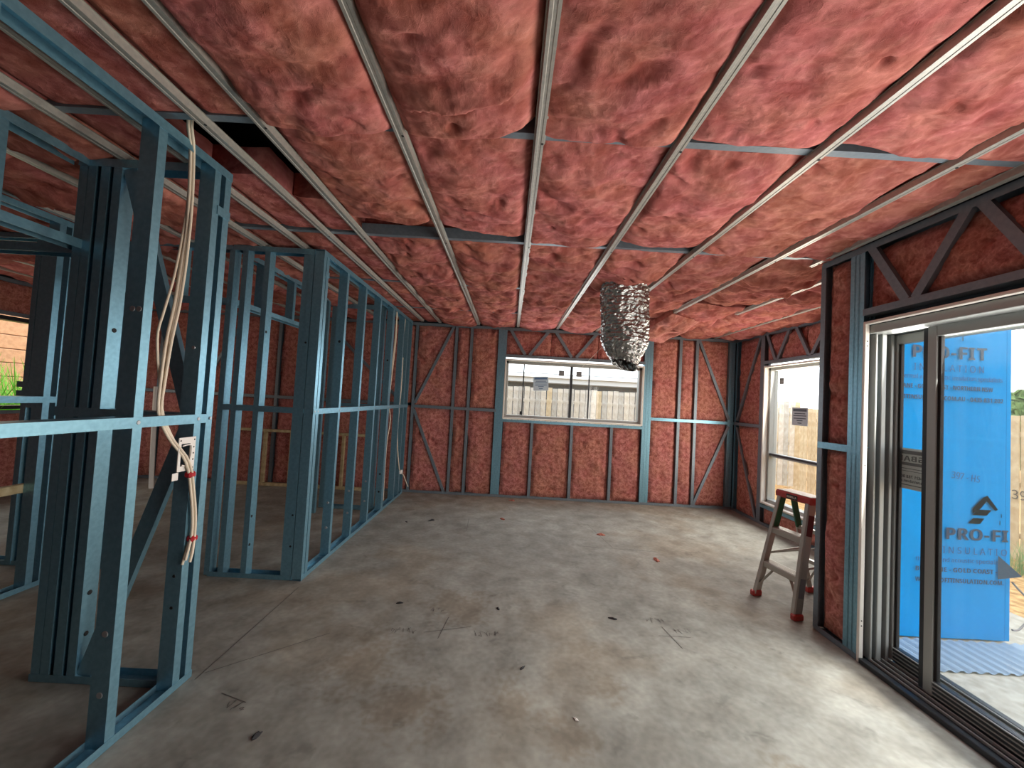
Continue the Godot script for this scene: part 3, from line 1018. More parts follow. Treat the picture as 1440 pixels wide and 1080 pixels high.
# ------------------------------------------------------------------ windows
func _windows() -> void:
	# wide back window
	var w := thing("window_1", "wide sliding window in the back wall with grey frame and pale timber reveal", "window", Vector3.ZERO, "", "structure")
	var x0 := -0.10
	var x1 := 2.055
	var y0 := 1.195
	var y1 := 2.115
	var zf := ZB + 0.004
	var zb := ZB - 0.10
	bar("reveal", w, Vector3(x0, y0, zb), Vector3(x0 + 0.022, y1, zf), M.reveal)
	bar("reveal", w, Vector3(x1 - 0.022, y0, zb), Vector3(x1, y1, zf), M.reveal)
	bar("reveal", w, Vector3(x0 + 0.022, y1 - 0.022, zb), Vector3(x1 - 0.022, y1, zf), M.reveal)
	bar("reveal", w, Vector3(x0 + 0.022, y0, zb), Vector3(x1 - 0.022, y0 + 0.022, zf), M.reveal)
	var a0 := x0 + 0.022
	var a1 := x1 - 0.022
	var b0 := y0 + 0.022
	var b1 := y1 - 0.022
	var zo := ZB - 0.165
	for r in [[a0, a0 + 0.035, b0, b1], [a1 - 0.035, a1, b0, b1], [a0, a1, b0, b0 + 0.04], [a0, a1, b1 - 0.04, b1]]:
		bar("frame", w, Vector3(r[0], r[2], zo), Vector3(r[1], r[3], ZB - 0.06), M.alu)
	for m in [[0.20, 0.018, -0.12], [0.945, 0.040, -0.105], [1.228, 0.018, -0.12]]:
		bar("mullion", w, Vector3(m[0] - m[1] / 2, b0 + 0.04, ZB + m[2] - 0.015), Vector3(m[0] + m[1] / 2, b1 - 0.04, ZB + m[2] + 0.015), M.alu_dark)
	for p in [[a0 + 0.035, 0.20], [0.20, 0.945], [0.945, 1.228], [1.228, a1 - 0.035]]:
		bar("pane", w, Vector3(p[0], b0 + 0.04, ZB - 0.124), Vector3(p[1], b1 - 0.04, ZB - 0.119), M.glass, 0.0)
	bar("latch", w, Vector3(0.165, b0 + 0.045, ZB - 0.105), Vector3(0.195, b0 + 0.10, ZB - 0.085), M.dark)
	_glass_sticker("pale blue glazier sticker tilted on the back window glass", Vector3(0.475, 1.765, ZB - 0.117), Basis(Vector3(0, 0, 1), 0.06), 0.235, 0.22, _rgb(196, 216, 230), _rgb(84, 120, 160))
	for x in [0.79, 1.065]:
		_label_square("small grey square rating label on the back window, %s of the thick mullion" % ("left" if x < 0.9 else "right"), Vector3(x, 1.945, ZB - 0.117), Basis.IDENTITY)

	# tall window of the far right wall
	var v := thing("window_2", "tall window in the far right wall with white reveal and a transom bar", "window", Vector3.ZERO, "", "structure")
	var za := -5.53
	var zz := -4.06
	y0 = 0.285
	y1 = 2.135
	var xf := XF - 0.004
	var xb := XF + 0.10
	bar("reveal", v, Vector3(xf, y0, za), Vector3(xb, y1, za + 0.022), M.reveal)
	bar("reveal", v, Vector3(xf, y0, zz - 0.022), Vector3(xb, y1, zz), M.reveal)
	bar("reveal", v, Vector3(xf, y1 - 0.022, za + 0.022), Vector3(xb, y1, zz - 0.022), M.reveal)
	bar("reveal", v, Vector3(xf, y0, za + 0.022), Vector3(xb, y0 + 0.022, zz - 0.022), M.reveal)
	za += 0.022
	zz -= 0.022
	y0 += 0.022
	y1 -= 0.022
	for r in [[za, za + 0.035, y0, y1], [zz - 0.035, zz, y0, y1], [za, zz, y0, y0 + 0.04], [za, zz, y1 - 0.04, y1]]:
		bar("frame", v, Vector3(XF + 0.06, r[2], r[0]), Vector3(XF + 0.165, r[3], r[1]), M.alu)
	bar("transom", v, Vector3(XF + 0.085, 0.915, za + 0.035), Vector3(XF + 0.145, 0.965, zz - 0.035), M.alu)
	bar("transom_bead", v, Vector3(XF + 0.07, 0.935, za + 0.02), Vector3(XF + 0.085, 0.96, zz - 0.02), M.alu_dark)
	bar("pane", v, Vector3(XF + 0.118, y0 + 0.04, za + 0.035), Vector3(XF + 0.123, 0.915, zz - 0.035), M.glass, 0.0)
	bar("pane", v, Vector3(XF + 0.118, 0.965, za + 0.035), Vector3(XF + 0.123, y1 - 0.04, zz - 0.035), M.glass, 0.0)
	var turn := Basis(Vector3(0, 0, 1), Vector3.UP, Vector3(-1, 0, 0))
	_glass_sticker("grey glazier sticker on the tall right window glass", Vector3(XF + 0.114, 1.475, -4.98), turn, 0.27, 0.22, _rgb(186, 198, 206), _rgb(80, 92, 104))
	_label_square("small grey square rating label on the tall right window", Vector3(XF + 0.114, 1.93, -5.33), turn)

	# left window far away
	var l := thing("window_3", "dark framed window in the outer left wall looking at the neighbour's boards", "window", Vector3.ZERO, "", "structure")
	y0 = 1.045
	y1 = 2.155
	for r in [[-5.2, -5.16, y0, y1], [-3.49, -3.45, y0, y1], [-5.2, -3.45, y0, y0 + 0.04], [-5.2, -3.45, y1 - 0.05, y1]]:
		bar("frame", l, Vector3(XO - 0.15, r[2], r[0]), Vector3(XO + 0.004, r[3], r[1]), M.alu_dark)
	bar("mullion", l, Vector3(XO - 0.12, y0 + 0.04, -4.35), Vector3(XO - 0.09, y1 - 0.05, -4.31), M.alu_dark)
	bar("pane", l, Vector3(XO - 0.107, y0 + 0.04, -5.16), Vector3(XO - 0.102, y1 - 0.05, -3.49), M.glass, 0.0)


func _glass_sticker(label: String, at: Vector3, b: Basis, w: float, h: float, paper: Color, ink: Color) -> void:
	var s := thing("window_sticker", label, "sticker", at)
	s.basis = b
	put("backing", cbox(Vector3(w, h, 0.002), 0.0005), _mat(paper, 0.6), s)
	var im := _mat(ink, 0.7)
	put("printed_bar", cbox(Vector3(w * 0.86, h * 0.14, 0.003), 0.0003), im, s, Vector3(0, h * 0.36, 0.0))
	for y in [0.17, 0.05, -0.10, -0.22, -0.36]:
		put("printed_bar", cbox(Vector3(w * (0.55 + 0.3 * sin(y * 40.0)), h * 0.05, 0.003), 0.0003), im, s, Vector3(0, h * y, 0.0))


func _label_square(label: String, at: Vector3, b: Basis) -> void:
	var s := thing("rating_label", label, "label", at)
	s.basis = b
	put("backing", cbox(Vector3(0.085, 0.085, 0.002), 0.0005), _mat(_rgb(150, 152, 152), 0.6), s)
	var im := _mat(_rgb(92, 94, 96), 0.7)
	for y in [-0.024, 0.0, 0.024]:
		put("printed_bar", cbox(Vector3(0.07, 0.010, 0.003), 0.0003), im, s, Vector3(0, y, 0))


# ------------------------------------------------------------------ partition frames on the left
func frame_z(f: Node3D, x_face: float, n: Vector3, z0: float, z1: float, webs: Array, mat: Material, nog := true, bottom := true) -> void:
	plates(f, Vector3(x_face, 0, z0), Vector3(x_face, 0, z1), n, mat, bottom)
	for z in webs:
		stud(f, Vector3(x_face, 0, z), n, Vector3(0, 0, 1), 0.01, H - 0.01, mat)
	if nog:
		noggin(f, Vector3(x_face, 0, z0), Vector3(x_face, 0, z1), n, 1.31, mat)


func _holes(f: Node3D, at: Vector3, n: Vector3, ys: Array, mat: Material, r := 0.011) -> void:
	for y in ys:
		disc(f, "service_hole" if mat == M.dark else "screw", Vector3(at.x, y, at.z), n, r, mat, 0.0022)


func _partitions() -> void:
	var bl: Material = M.steel
	var px := Vector3(1, 0, 0)
	var pz := Vector3(0, 0, 1)
	# nearest frame, along the room's left side
	var a := thing("partition_frame", "nearest blue steel stud frame at left, carrying the white cable bundle", "stud frame", Vector3(XL, 0, -1.2))
	a.position = Vector3.ZERO
	frame_z(a, XL, px, 0.6, -2.12, [0.55, -0.05, -0.60, -1.10, -1.675, -2.0, -2.075], bl, false)
	noggin(a, Vector3(XL, 0, 0.6), Vector3(XL, 0, -2.085), px, 1.31, bl)
	chan("stud_tie", a, Vector3(XL + 0.004, 2.37, -2.03), Vector3(XL + 0.004, 2.37, -2.12), px, bl, 0.045, 0.012, 0.0)
	_holes(a, Vector3(XL - 0.035, 0, -1.675), pz, [0.22, 0.46], M.screw, 0.013)
	_holes(a, Vector3(XL - 0.018, 0, -1.675), pz, [1.78], M.screw, 0.012)
	_holes(a, Vector3(XL - 0.045, 0, -1.675), pz, [1.78], M.screw, 0.012)
	_holes(a, Vector3(XL - 0.035, 0, -2.0), pz, [0.40, 0.55], M.dark, 0.008)
	_holes(a, Vector3(XL - 0.035, 0, -2.0), pz, [1.66], M.screw, 0.009)
	for z in [-1.695, -2.02, -2.10]:
		disc(a, "screw", Vector3(XL + 0.004, 1.31, z), px, 0.009, M.screw)
	# its return, running left behind it
	var b := thing("partition_frame", "short braced blue stud frame running left behind the cable bundle", "stud frame")
	var z2 := -2.03
	plates(b, Vector3(-2.25, 0, z2), Vector3(-1.615, 0, z2), pz, bl)
	for x in [[-2.245, -1], [-2.20, -1], [-2.135, -1]]:
		stud(b, Vector3(x[0], 0, z2), pz, Vector3(x[1], 0, 0), 0.01, H - 0.01, bl)
	stud(b, Vector3(-2.03, 0, z2), pz, px, 0.01, H - 0.01, bl)
	_holes(b, Vector3(-2.029, 0, z2 - 0.035), px, [0.22, 0.42, 1.73], M.dark, 0.012)
	noggin(b, Vector3(-2.25, 0, z2), Vector3(-1.615, 0, z2), pz, 1.31, bl)
	web_member("brace", b, Vector3(-2.0, 2.56, z2 - 0.012), Vector3(-1.60, 1.33, z2 - 0.012), pz, bl, 0.07)
	web_member("brace", b, Vector3(-1.60, 1.27, z2 - 0.012), Vector3(-2.0, 0.03, z2 - 0.012), pz, bl, 0.07)
	# the doorway frame parallel to the nearest one
	var c := thing("doorway_frame", "blue stud frame with a door header at the left edge, parallel to the nearest frame", "stud frame")
	plates(c, Vector3(-2.20, 0, 0.6), Vector3(-2.20, 0, -2.03), px, bl, false)
	chan("door_header", c, Vector3(-2.2375, 2.175, -0.6), Vector3(-2.2375, 2.175, -2.06), Vector3.UP, bl, T + 0.006, 0.045, 0.0)
	for z in [-1.66, -1.10]:
		stud(c, Vector3(-2.20, 0, z), px, pz, 2.17, H - 0.01, bl)
	for z in [-0.60, 0.0, 0.56]:
		stud(c, Vector3(-2.20, 0, z), px, pz, 0.01, H - 0.01, bl)
	chan("door_header", c, Vector3(-3.25, 2.16, -2.10), Vector3(-2.25, 2.16, -2.10), Vector3.UP, bl, T, 0.045, 0.0)
	# long frame running to the back wall
	var d := thing("partition_frame", "long blue stud frame running from the doorway gap to the back wall", "stud frame")
	frame_z(d, XL, px, -3.195, ZB + 0.08, [-3.20, -3.252, -3.668, -4.14, -4.62, -5.125, -5.17, -5.66, -5.90, -6.10], bl)
	chan("stud_tie", d, Vector3(XL + 0.004, 2.42, -3.235), Vector3(XL + 0.004, 2.42, -3.30), px, bl, 0.045, 0.012, 0.0)
	for z in [-3.668, -4.14, -4.62]:
		_holes(d, Vector3(XL - 0.035, 0, z), pz, [0.26, 0.48], M.screw, 0.012)
	_holes(d, Vector3(XL - 0.035, 0, -5.125), pz, [0.25, 0.47, 1.9], M.dark, 0.012)
	_holes(d, Vector3(XL - 0.035, 0, -3.668), pz, [1.93], M.dark, 0.012)
	for z in [-3.22, -3.275, -3.69, -4.16, -4.64, -5.15, -5.19, -5.68]:
		disc(d, "screw", Vector3(XL + 0.004, 1.31, z), px, 0.008, M.screw)
	# its return at the near end
	var e := thing("partition_frame", "short blue stud frame across the near end of the long frame", "stud frame")
	var z3 := -3.20
	plates(e, Vector3(-2.26, 0, z3), Vector3(-1.615, 0, z3), pz, bl)
	for x in [-2.245, -2.14, -1.965, -1.655, -1.615]:
		stud(e, Vector3(x, 0, z3), pz, px, 0.01, H - 0.01, bl)
	noggin(e, Vector3(-2.25, 0, z3), Vector3(-1.615, 0, z3), pz, 1.31, bl)
	_holes(e, Vector3(-1.964, 0, z3 - 0.02), px, [0.25, 0.47, 1.92], M.dark, 0.011)
	_holes(e, Vector3(-1.635, 0, z3 + 0.001), pz, [0.26, 0.5, 1.85], M.dark, 0.008)
	# doorway beyond it to the left
	var g := thing("doorway_frame", "blue door opening frame left of the short frame, with header and cripple studs", "stud frame")
	plates(g, Vector3(XO + 0.1, 0, z3), Vector3(-2.27, 0, z3), pz, bl, false)
	chan("door_header", g, Vector3(-3.09, 2.17, z3 - T / 2), Vector3(-2.27, 2.17, z3 - T / 2), Vector3.UP, bl, T + 0.006, 0.042, 0.0)
	stud(g, Vector3(-3.045, 0, z3), pz, px, 0.01, 2.13, bl)
	stud(g, Vector3(-3.095, 0, z3), pz, px, 0.01, H - 0.01, bl)
	stud(g, Vector3(-3.04, 0, z3), pz, px, 2.17, H - 0.01, bl)
	stud(g, Vector3(-2.65, 0, z3), pz, px, 2.17, H - 0.01, bl)
	_holes(g, Vector3(-3.044, 0, z3 - 0.035), px, [0.22, 1.3, 2.08], M.dark, 0.012)
	# frame along z behind the return, with another door header
	var h := thing("doorway_frame", "blue frame with door header seen through the long frame's studs", "stud frame")
	plates(h, Vector3(-2.25, 0, z3 - 0.08), Vector3(-2.25, 0, -5.20), px, bl, false)
	chan("door_header", h, Vector3(-2.2875, 2.175, z3 - 0.08), Vector3(-2.2875, 2.175, -4.52), Vector3.UP, bl, T + 0.006, 0.042, 0.0)
	for z in [-4.10, -3.60]:
		stud(h, Vector3(-2.25, 0, z), px, pz, 2.17, H - 0.01, bl)
	for z in [-4.53, -4.9, -5.16]:
		stud(h, Vector3(-2.25, 0, z), px, pz, 0.01, H - 0.01, bl)
	# cross frame behind the long frame
	var k := thing("partition_frame", "low lit cross frame standing behind the long frame near the back wall", "stud frame")
	plates(k, Vector3(-2.24, 0, -5.17), Vector3(-1.62, 0, -5.17), pz, bl)
	for x in [-2.22, -1.66]:
		stud(k, Vector3(x, 0, -5.17), pz, px, 0.01, H - 0.01, bl)
	noggin(k, Vector3(-2.24, 0, -5.17), Vector3(-1.62, 0, -5.17), pz, 1.31, bl)
	# frame further left
	var m := thing("partition_frame", "blue stud frame deep at far left with a timber rail across it", "stud frame")
	plates(m, Vector3(-3.25, 0, 0.6), Vector3(-3.25, 0, -2.975), px, bl)
	for z in [-2.93, -2.85, -1.9, -1.3]:
		stud(m, Vector3(-3.25, 0, z), px, pz, 0.01, H - 0.01, bl)
	noggin(m, Vector3(-3.25, 0, 0.6), Vector3(-3.25, 0, -2.97), px, 1.31, bl)
	sole("timber_rail", cbox(Vector3(0.045, 0.06, 1.5), 0.004), M.wood, "pale timber rail across the frame at far left", "timber rail", Vector3(-3.348, 0.69, -2.25))
	# paired post with brackets
	var q := thing("partition_frame", "dark stud pair with three close noggins before the left window", "stud frame")
	plates(q, Vector3(-4.4, 0, -3.205), Vector3(-3.62, 0, -3.205), pz, bl, true, false)
	stud(q, Vector3(-3.82, 0, -3.2), pz, Vector3.LEFT, 0.01, H - 0.05, bl)
	stud(q, Vector3(-3.73, 0, -3.2), pz, px, 1.22, H - 0.05, bl)
	stud(q, Vector3(-3.62, 0, -3.2), pz, px, 0.01, H - 0.05, bl)
	for y in [1.27, 1.33, 1.40]:
		noggin(q, Vector3(-3.86, 0, -3.2), Vector3(-3.56, 0, -3.2), pz, y, bl)


# ------------------------------------------------------------------ loose things
func _things() -> void:
	# cable bundle on the nearest frame
	var main := PackedVector3Array([Vector3(-1.45, 2.66, -1.72), Vector3(-1.50, 2.63, -1.78), Vector3(-1.545, 2.58, -1.855), Vector3(-1.55, 2.41, -1.875), Vector3(-1.55, 2.21, -1.876), Vector3(-1.55, 2.04, -1.865), Vector3(-1.55, 1.83, -1.847), Vector3(-1.55, 1.67, -1.825), Vector3(-1.55, 1.50, -1.816), Vector3(-1.56, 1.36, -1.827), Vector3(-1.56, 1.28, -1.858), Vector3(-1.55, 1.20, -1.905), Vector3(-1.53, 1.14, -1.944), Vector3(-1.52, 1.07, -1.973), Vector3(-1.52, 0.96, -2.0), Vector3(-1.52, 0.85, -2.022), Vector3(-1.52, 0.75, -2.029), Vector3(-1.52, 0.685, -2.023), Vector3(-1.52, 0.645, -2.012)])
	var t := thing("cable_bundle", "bundle of cream electrical cables hanging down the nearest stud frame, bound with red tape", "cable bundle")
	var spread := [Vector3(0.0, 0, -0.010), Vector3(0.004, 0, 0.010), Vector3(0.011, 0, 0.0), Vector3(-0.006, 0, 0.0)]
	for k in 4:
		var pts := PackedVector3Array()
		for i in main.size():
			var s: Vector3 = spread[k] * (1.0 + (0.8 * sin(i * 0.7 + k * 1.9) if i > 3 and i < 11 else 0.0))
			if i >= main.size() - 2:
				s = spread[k] * 1.8 + Vector3(0, -0.012 * k, 0.006 * k)
			pts.append(main[i] + s)
		put("cable", tube(pts, 0.0062, 8, 3), M.cable, t)
	put("cable", tube(PackedVector3Array([Vector3(-1.545, 2.58, -1.87), Vector3(-1.56, 2.28, -1.877), Vector3(-1.56, 2.05, -1.852), Vector3(-1.56, 1.94, -1.835), Vector3(-1.56, 1.77, -1.796), Vector3(-1.56, 1.70, -1.781), Vector3(-1.56, 1.60, -1.79), Vector3(-1.56, 1.47, -1.815), Vector3(-1.56, 1.35, -1.835), Vector3(-1.555, 1.22, -1.90)]), 0.0055, 8, 4), M.cable, t)
	for p in [Vector3(-1.519, 1.045, -1.981), Vector3(-1.519, 0.725, -2.028)]:
		put("red_tape", cbox(Vector3(0.036, 0.030, 0.040), 0.008), M.red, t, p)
	# wall plate bracket
	var bk := thing("mounting_bracket", "white punched wall plate bracket screwed to the stud behind the cables", "bracket", Vector3(XL + 0.003, 1.145, -1.962))
	var st := begin()
	for r in [[-0.05, -0.018, -0.08, 0.08], [0.035, 0.05, -0.08, 0.05], [-0.018, 0.05, 0.05, 0.08], [-0.018, 0.035, -0.08, -0.055]]:
		box(st, Vector3(-0.001, r[2], r[0]), Vector3(0.003, r[3], r[1]))
	put("plate", st.commit(), M.white_plastic, bk)
	put("clip_loop", tube(PackedVector3Array([Vector3(0.004, 0.04, 0.030), Vector3(0.012, 0.045, 0.0), Vector3(0.012, 0.03, -0.016), Vector3(0.006, -0.04, -0.016), Vector3(0.006, -0.055, 0.0), Vector3(0.006, -0.05, 0.030)]), 0.0035, 6, 4), M.white_plastic, bk)
	for q in [[0.066, -0.042], [0.066, 0.04], [0.03, -0.04], [0.0, -0.04], [-0.03, -0.04], [-0.07, -0.042]]:
		disc(bk, "punched_hole", Vector3(0.003, q[0], q[1]), Vector3(1, 0, 0), 0.004, M.dark, 0.001)
	put("tab", cbox(Vector3(0.003, 0.035, 0.035), 0.001), M.white_plastic, bk, Vector3(0.0, -0.10, 0.055))
	# cables on the long frame
	var t2 := thing("cable_run", "two pale cables dropping through the long frame close to the back wall", "cables")
	put("cable", tube(PackedVector3Array([Vector3(-1.57, 2.58, -5.385), Vector3(-1.57, 2.37, -5.40), Vector3(-1.57, 1.98, -5.36), Vector3(-1.57, 1.65, -5.29), Vector3(-1.57, 1.37, -5.28), Vector3(-1.56, 1.14, -5.39), Vector3(-1.56, 0.87, -5.30), Vector3(-1.56, 0.5, -5.29), Vector3(-1.56, 0.1, -5.3)]), 0.006, 6, 3), M.cable, t2)
	put("cable", tube(PackedVector3Array([Vector3(-1.57, 2.58, -5.41), Vector3(-1.56, 2.2, -5.40), Vector3(-1.57, 1.7, -5.35), Vector3(-1.57, 1.38, -5.30)]), 0.006, 6, 3), M.cable, t2)
	var t3 := thing("cable_run", "looped pale cables at the far end of the long frame with white outlet clip", "cables")
	put("cable", tube(PackedVector3Array([Vector3(-1.57, 2.57, -5.77), Vector3(-1.57, 2.28, -5.75), Vector3(-1.565, 2.05, -5.73), Vector3(-1.57, 2.3, -5.80), Vector3(-1.57, 2.57, -5.84)]), 0.006, 6, 3), M.cable, t3)
	put("cable", tube(PackedVector3Array([Vector3(-1.55, 2.0, -5.76), Vector3(-1.55, 1.6, -5.78), Vector3(-1.55, 1.2, -5.74), Vector3(-1.55, 0.8, -5.76), Vector3(-1.53, 0.36, -5.92), Vector3(-1.50, 0.30, -6.02), Vector3(-1.46, 0.18, -6.06), Vector3(-1.43, 0.12, -6.06)]), 0.007, 6, 3), M.cable, t3)
	put("outlet_clip", cbox(Vector3(0.03, 0.05, 0.10), 0.006), M.white_plastic, t3, Vector3(-1.525, 0.35, -5.96))

	_duct()
	_ladder()
	_timber()
	# white pipe standing deep at left
	sole("plastic_pipe", tube(PackedVector3Array([Vector3(-4.86, 1.40, -5.6), Vector3(-4.86, 0.8, -5.62), Vector3(-4.86, 0.0, -5.66)]), 0.028, 10, 2), M.white_plastic, "white plastic pipe standing on the slab behind the nearest frame", "pipe")
	# off-cuts and scraps on the slab
	var scraps := [[-1.0, -1.79, 0.030, "dark", "dark crumpled scrap on the slab near the nearest stud frame"], [-1.12, -4.79, 0.022, "dark", "dark round scrap on the slab near the long frame"],
		[-0.85, -4.89, 0.05, "dark", "forked dark offcut on the slab beyond the round scrap"], [-0.01, -5.1, 0.05, "pink", "pink fluff scrap on the slab below the back window's left end"],
		[1.13, -4.70, 0.06, "pink", "pink insulation scrap in the middle of the far slab"], [1.52, -4.02, 0.06, "pink", "pink insulation scrap on the slab left of the step ladder"],
		[0.80, -2.89, 0.03, "dark", "grey flattened scrap on the slab between ladder and camera"], [0.155, -2.32, 0.02, "dark", "thin dark splinter on the slab right of the rust stain"],
		[0.396, -1.97, 0.016, "white", "small white chip beside the rust stain on the slab"], [-0.70, -2.95, 0.025, "dark", "dark bent shaving on the slab level with the long frame's end"], [-0.002, -2.945, 0.025, "dark", "pair of dark flecks on the slab near the middle pencil cross"],
		[0.12, -6.05, 0.05, "pink", "pink fluff against the back wall plate below the window"]]
	var ci := 0
	for s in scraps:
		ci += 1
		var mat: Material = M.dark if s[3] == "dark" else (M.white_plastic if s[3] == "white" else M.wool)
		var o := sole("scrap", _scrap(s[2], ci), mat, s[4], "scrap", Vector3(s[0], 0.0, s[1]), Basis(Vector3.UP, ci * 1.3), "scraps lying on the slab")
		o.set_meta("group", "scraps lying on the slab")


func _scrap(r: float, sd: int) -> ArrayMesh:
	var st := begin()
	var rs := RandomNumberGenerator.new()
	rs.seed = sd * 17
	var pink := Color(0.62, 0.26, 0.2)
	var n := 9
	var rim := []
	for k in n:
		var a := TAU * k / n
		rim.append(Vector3(cos(a) * r * rs.randf_range(0.5, 1.2), rs.randf_range(0.001, r * 0.25), sin(a) * r * rs.randf_range(0.25, 0.55)))
	var top := Vector3(rs.randf_range(-0.2, 0.2) * r, r * 0.4, 0)
	for k in n:
		var a: Vector3 = rim[k]
		var b: Vector3 = rim[(k + 1) % n]
		for tri in [[top, a, b], [a, Vector3(a.x, 0.0, a.z), b], [b, Vector3(a.x, 0.0, a.z), Vector3(b.x, 0.0, b.z)]]:
			var nn: Vector3 = (tri[2] - tri[0]).cross(tri[1] - tri[0]).normalized()
			for v in tri:
				st.set_color(pink)
				st.set_normal(nn)
				st.add_vertex(v)
	return st.commit()


func _duct() -> void:
	var d := thing("flexible_duct", "crumpled silver foil flexible duct hanging out of the ceiling before the back window", "duct")
	var foil := _mat(_rgb(176, 176, 174), 0.25, 1.0)
	foil.normal_enabled = true
	foil.normal_texture = _tex(_noise(0.018, 4, 51, FastNoiseLite.TYPE_SIMPLEX_SMOOTH, true, 30.0), 512, Color.BLACK, Color.WHITE, 10.0)
	foil.normal_scale = 0.6
	_tri(foil, 4.0)
	var seg := 120
	var rings := 150
	var nz := _noise(9.0, 4, 52, FastNoiseLite.TYPE_SIMPLEX_SMOOTH, true, 0.08)
	var nl := _noise(3.5, 3, 53)
	var pos := PackedVector3Array()
	var idx := PackedInt32Array()
	for j in rings + 1:
		var f := float(j) / rings
		var y := 2.78 - f * 0.90
		var c := Vector3(lerpf(0.985, 1.10, f), y, lerpf(-3.72, -3.92, f))
		var r := 0.212 + 0.0025 * sin(f * TAU * 26.0)
		r *= 1.0 - 0.42 * pow(smoothstep(0.72, 1.0, f), 1.4)
		for i in seg + 1:
			var a := TAU * i / seg
			var dir := Vector3(cos(a), 0, sin(a))
			var q := Vector3(dir.x * 0.25, y + 0.12 * a / TAU, dir.z * 0.25)
			var k := r + 0.024 * (nz.get_noise_3dv(q) - 0.2) + 0.022 * nl.get_noise_3dv(q)
			pos.append(c + dir * k + Vector3(0, -0.05 * cos(a + 0.6) * smoothstep(0.9, 1.0, f), 0))
	var W := seg + 1
	for j in rings:
		for i in seg:
			var p := j * W + i
			idx.append_array([p, p + W + 1, p + W, p, p + 1, p + W + 1])
	var st := begin()
	for p in pos:
		st.add_vertex(p)
	for k in idx:
		st.add_index(k)
	st.generate_normals()
	put("foil_sleeve", st.commit(), foil, d)
	put("hanging_string", tube(PackedVector3Array([Vector3(0.93, 2.1, -4.05), Vector3(0.80, 1.95, -4.1), Vector3(0.72, 1.86, -4.12)]), 0.002, 5, 2), M.white_plastic, d)


func _strut(called: String, p: Node3D, a: Vector3, b: Vector3, w: float, t: float, side: Vector3, mat: Material) -> MeshInstance3D:
	var y := (b - a).normalized()
	var x := (side - y * side.dot(y)).normalized()
	return put(called, cbox(Vector3(w, (b - a).length(), t), minf(w, t) * 0.2), mat, p, (a + b) / 2, Basis(x, y, x.cross(y)))


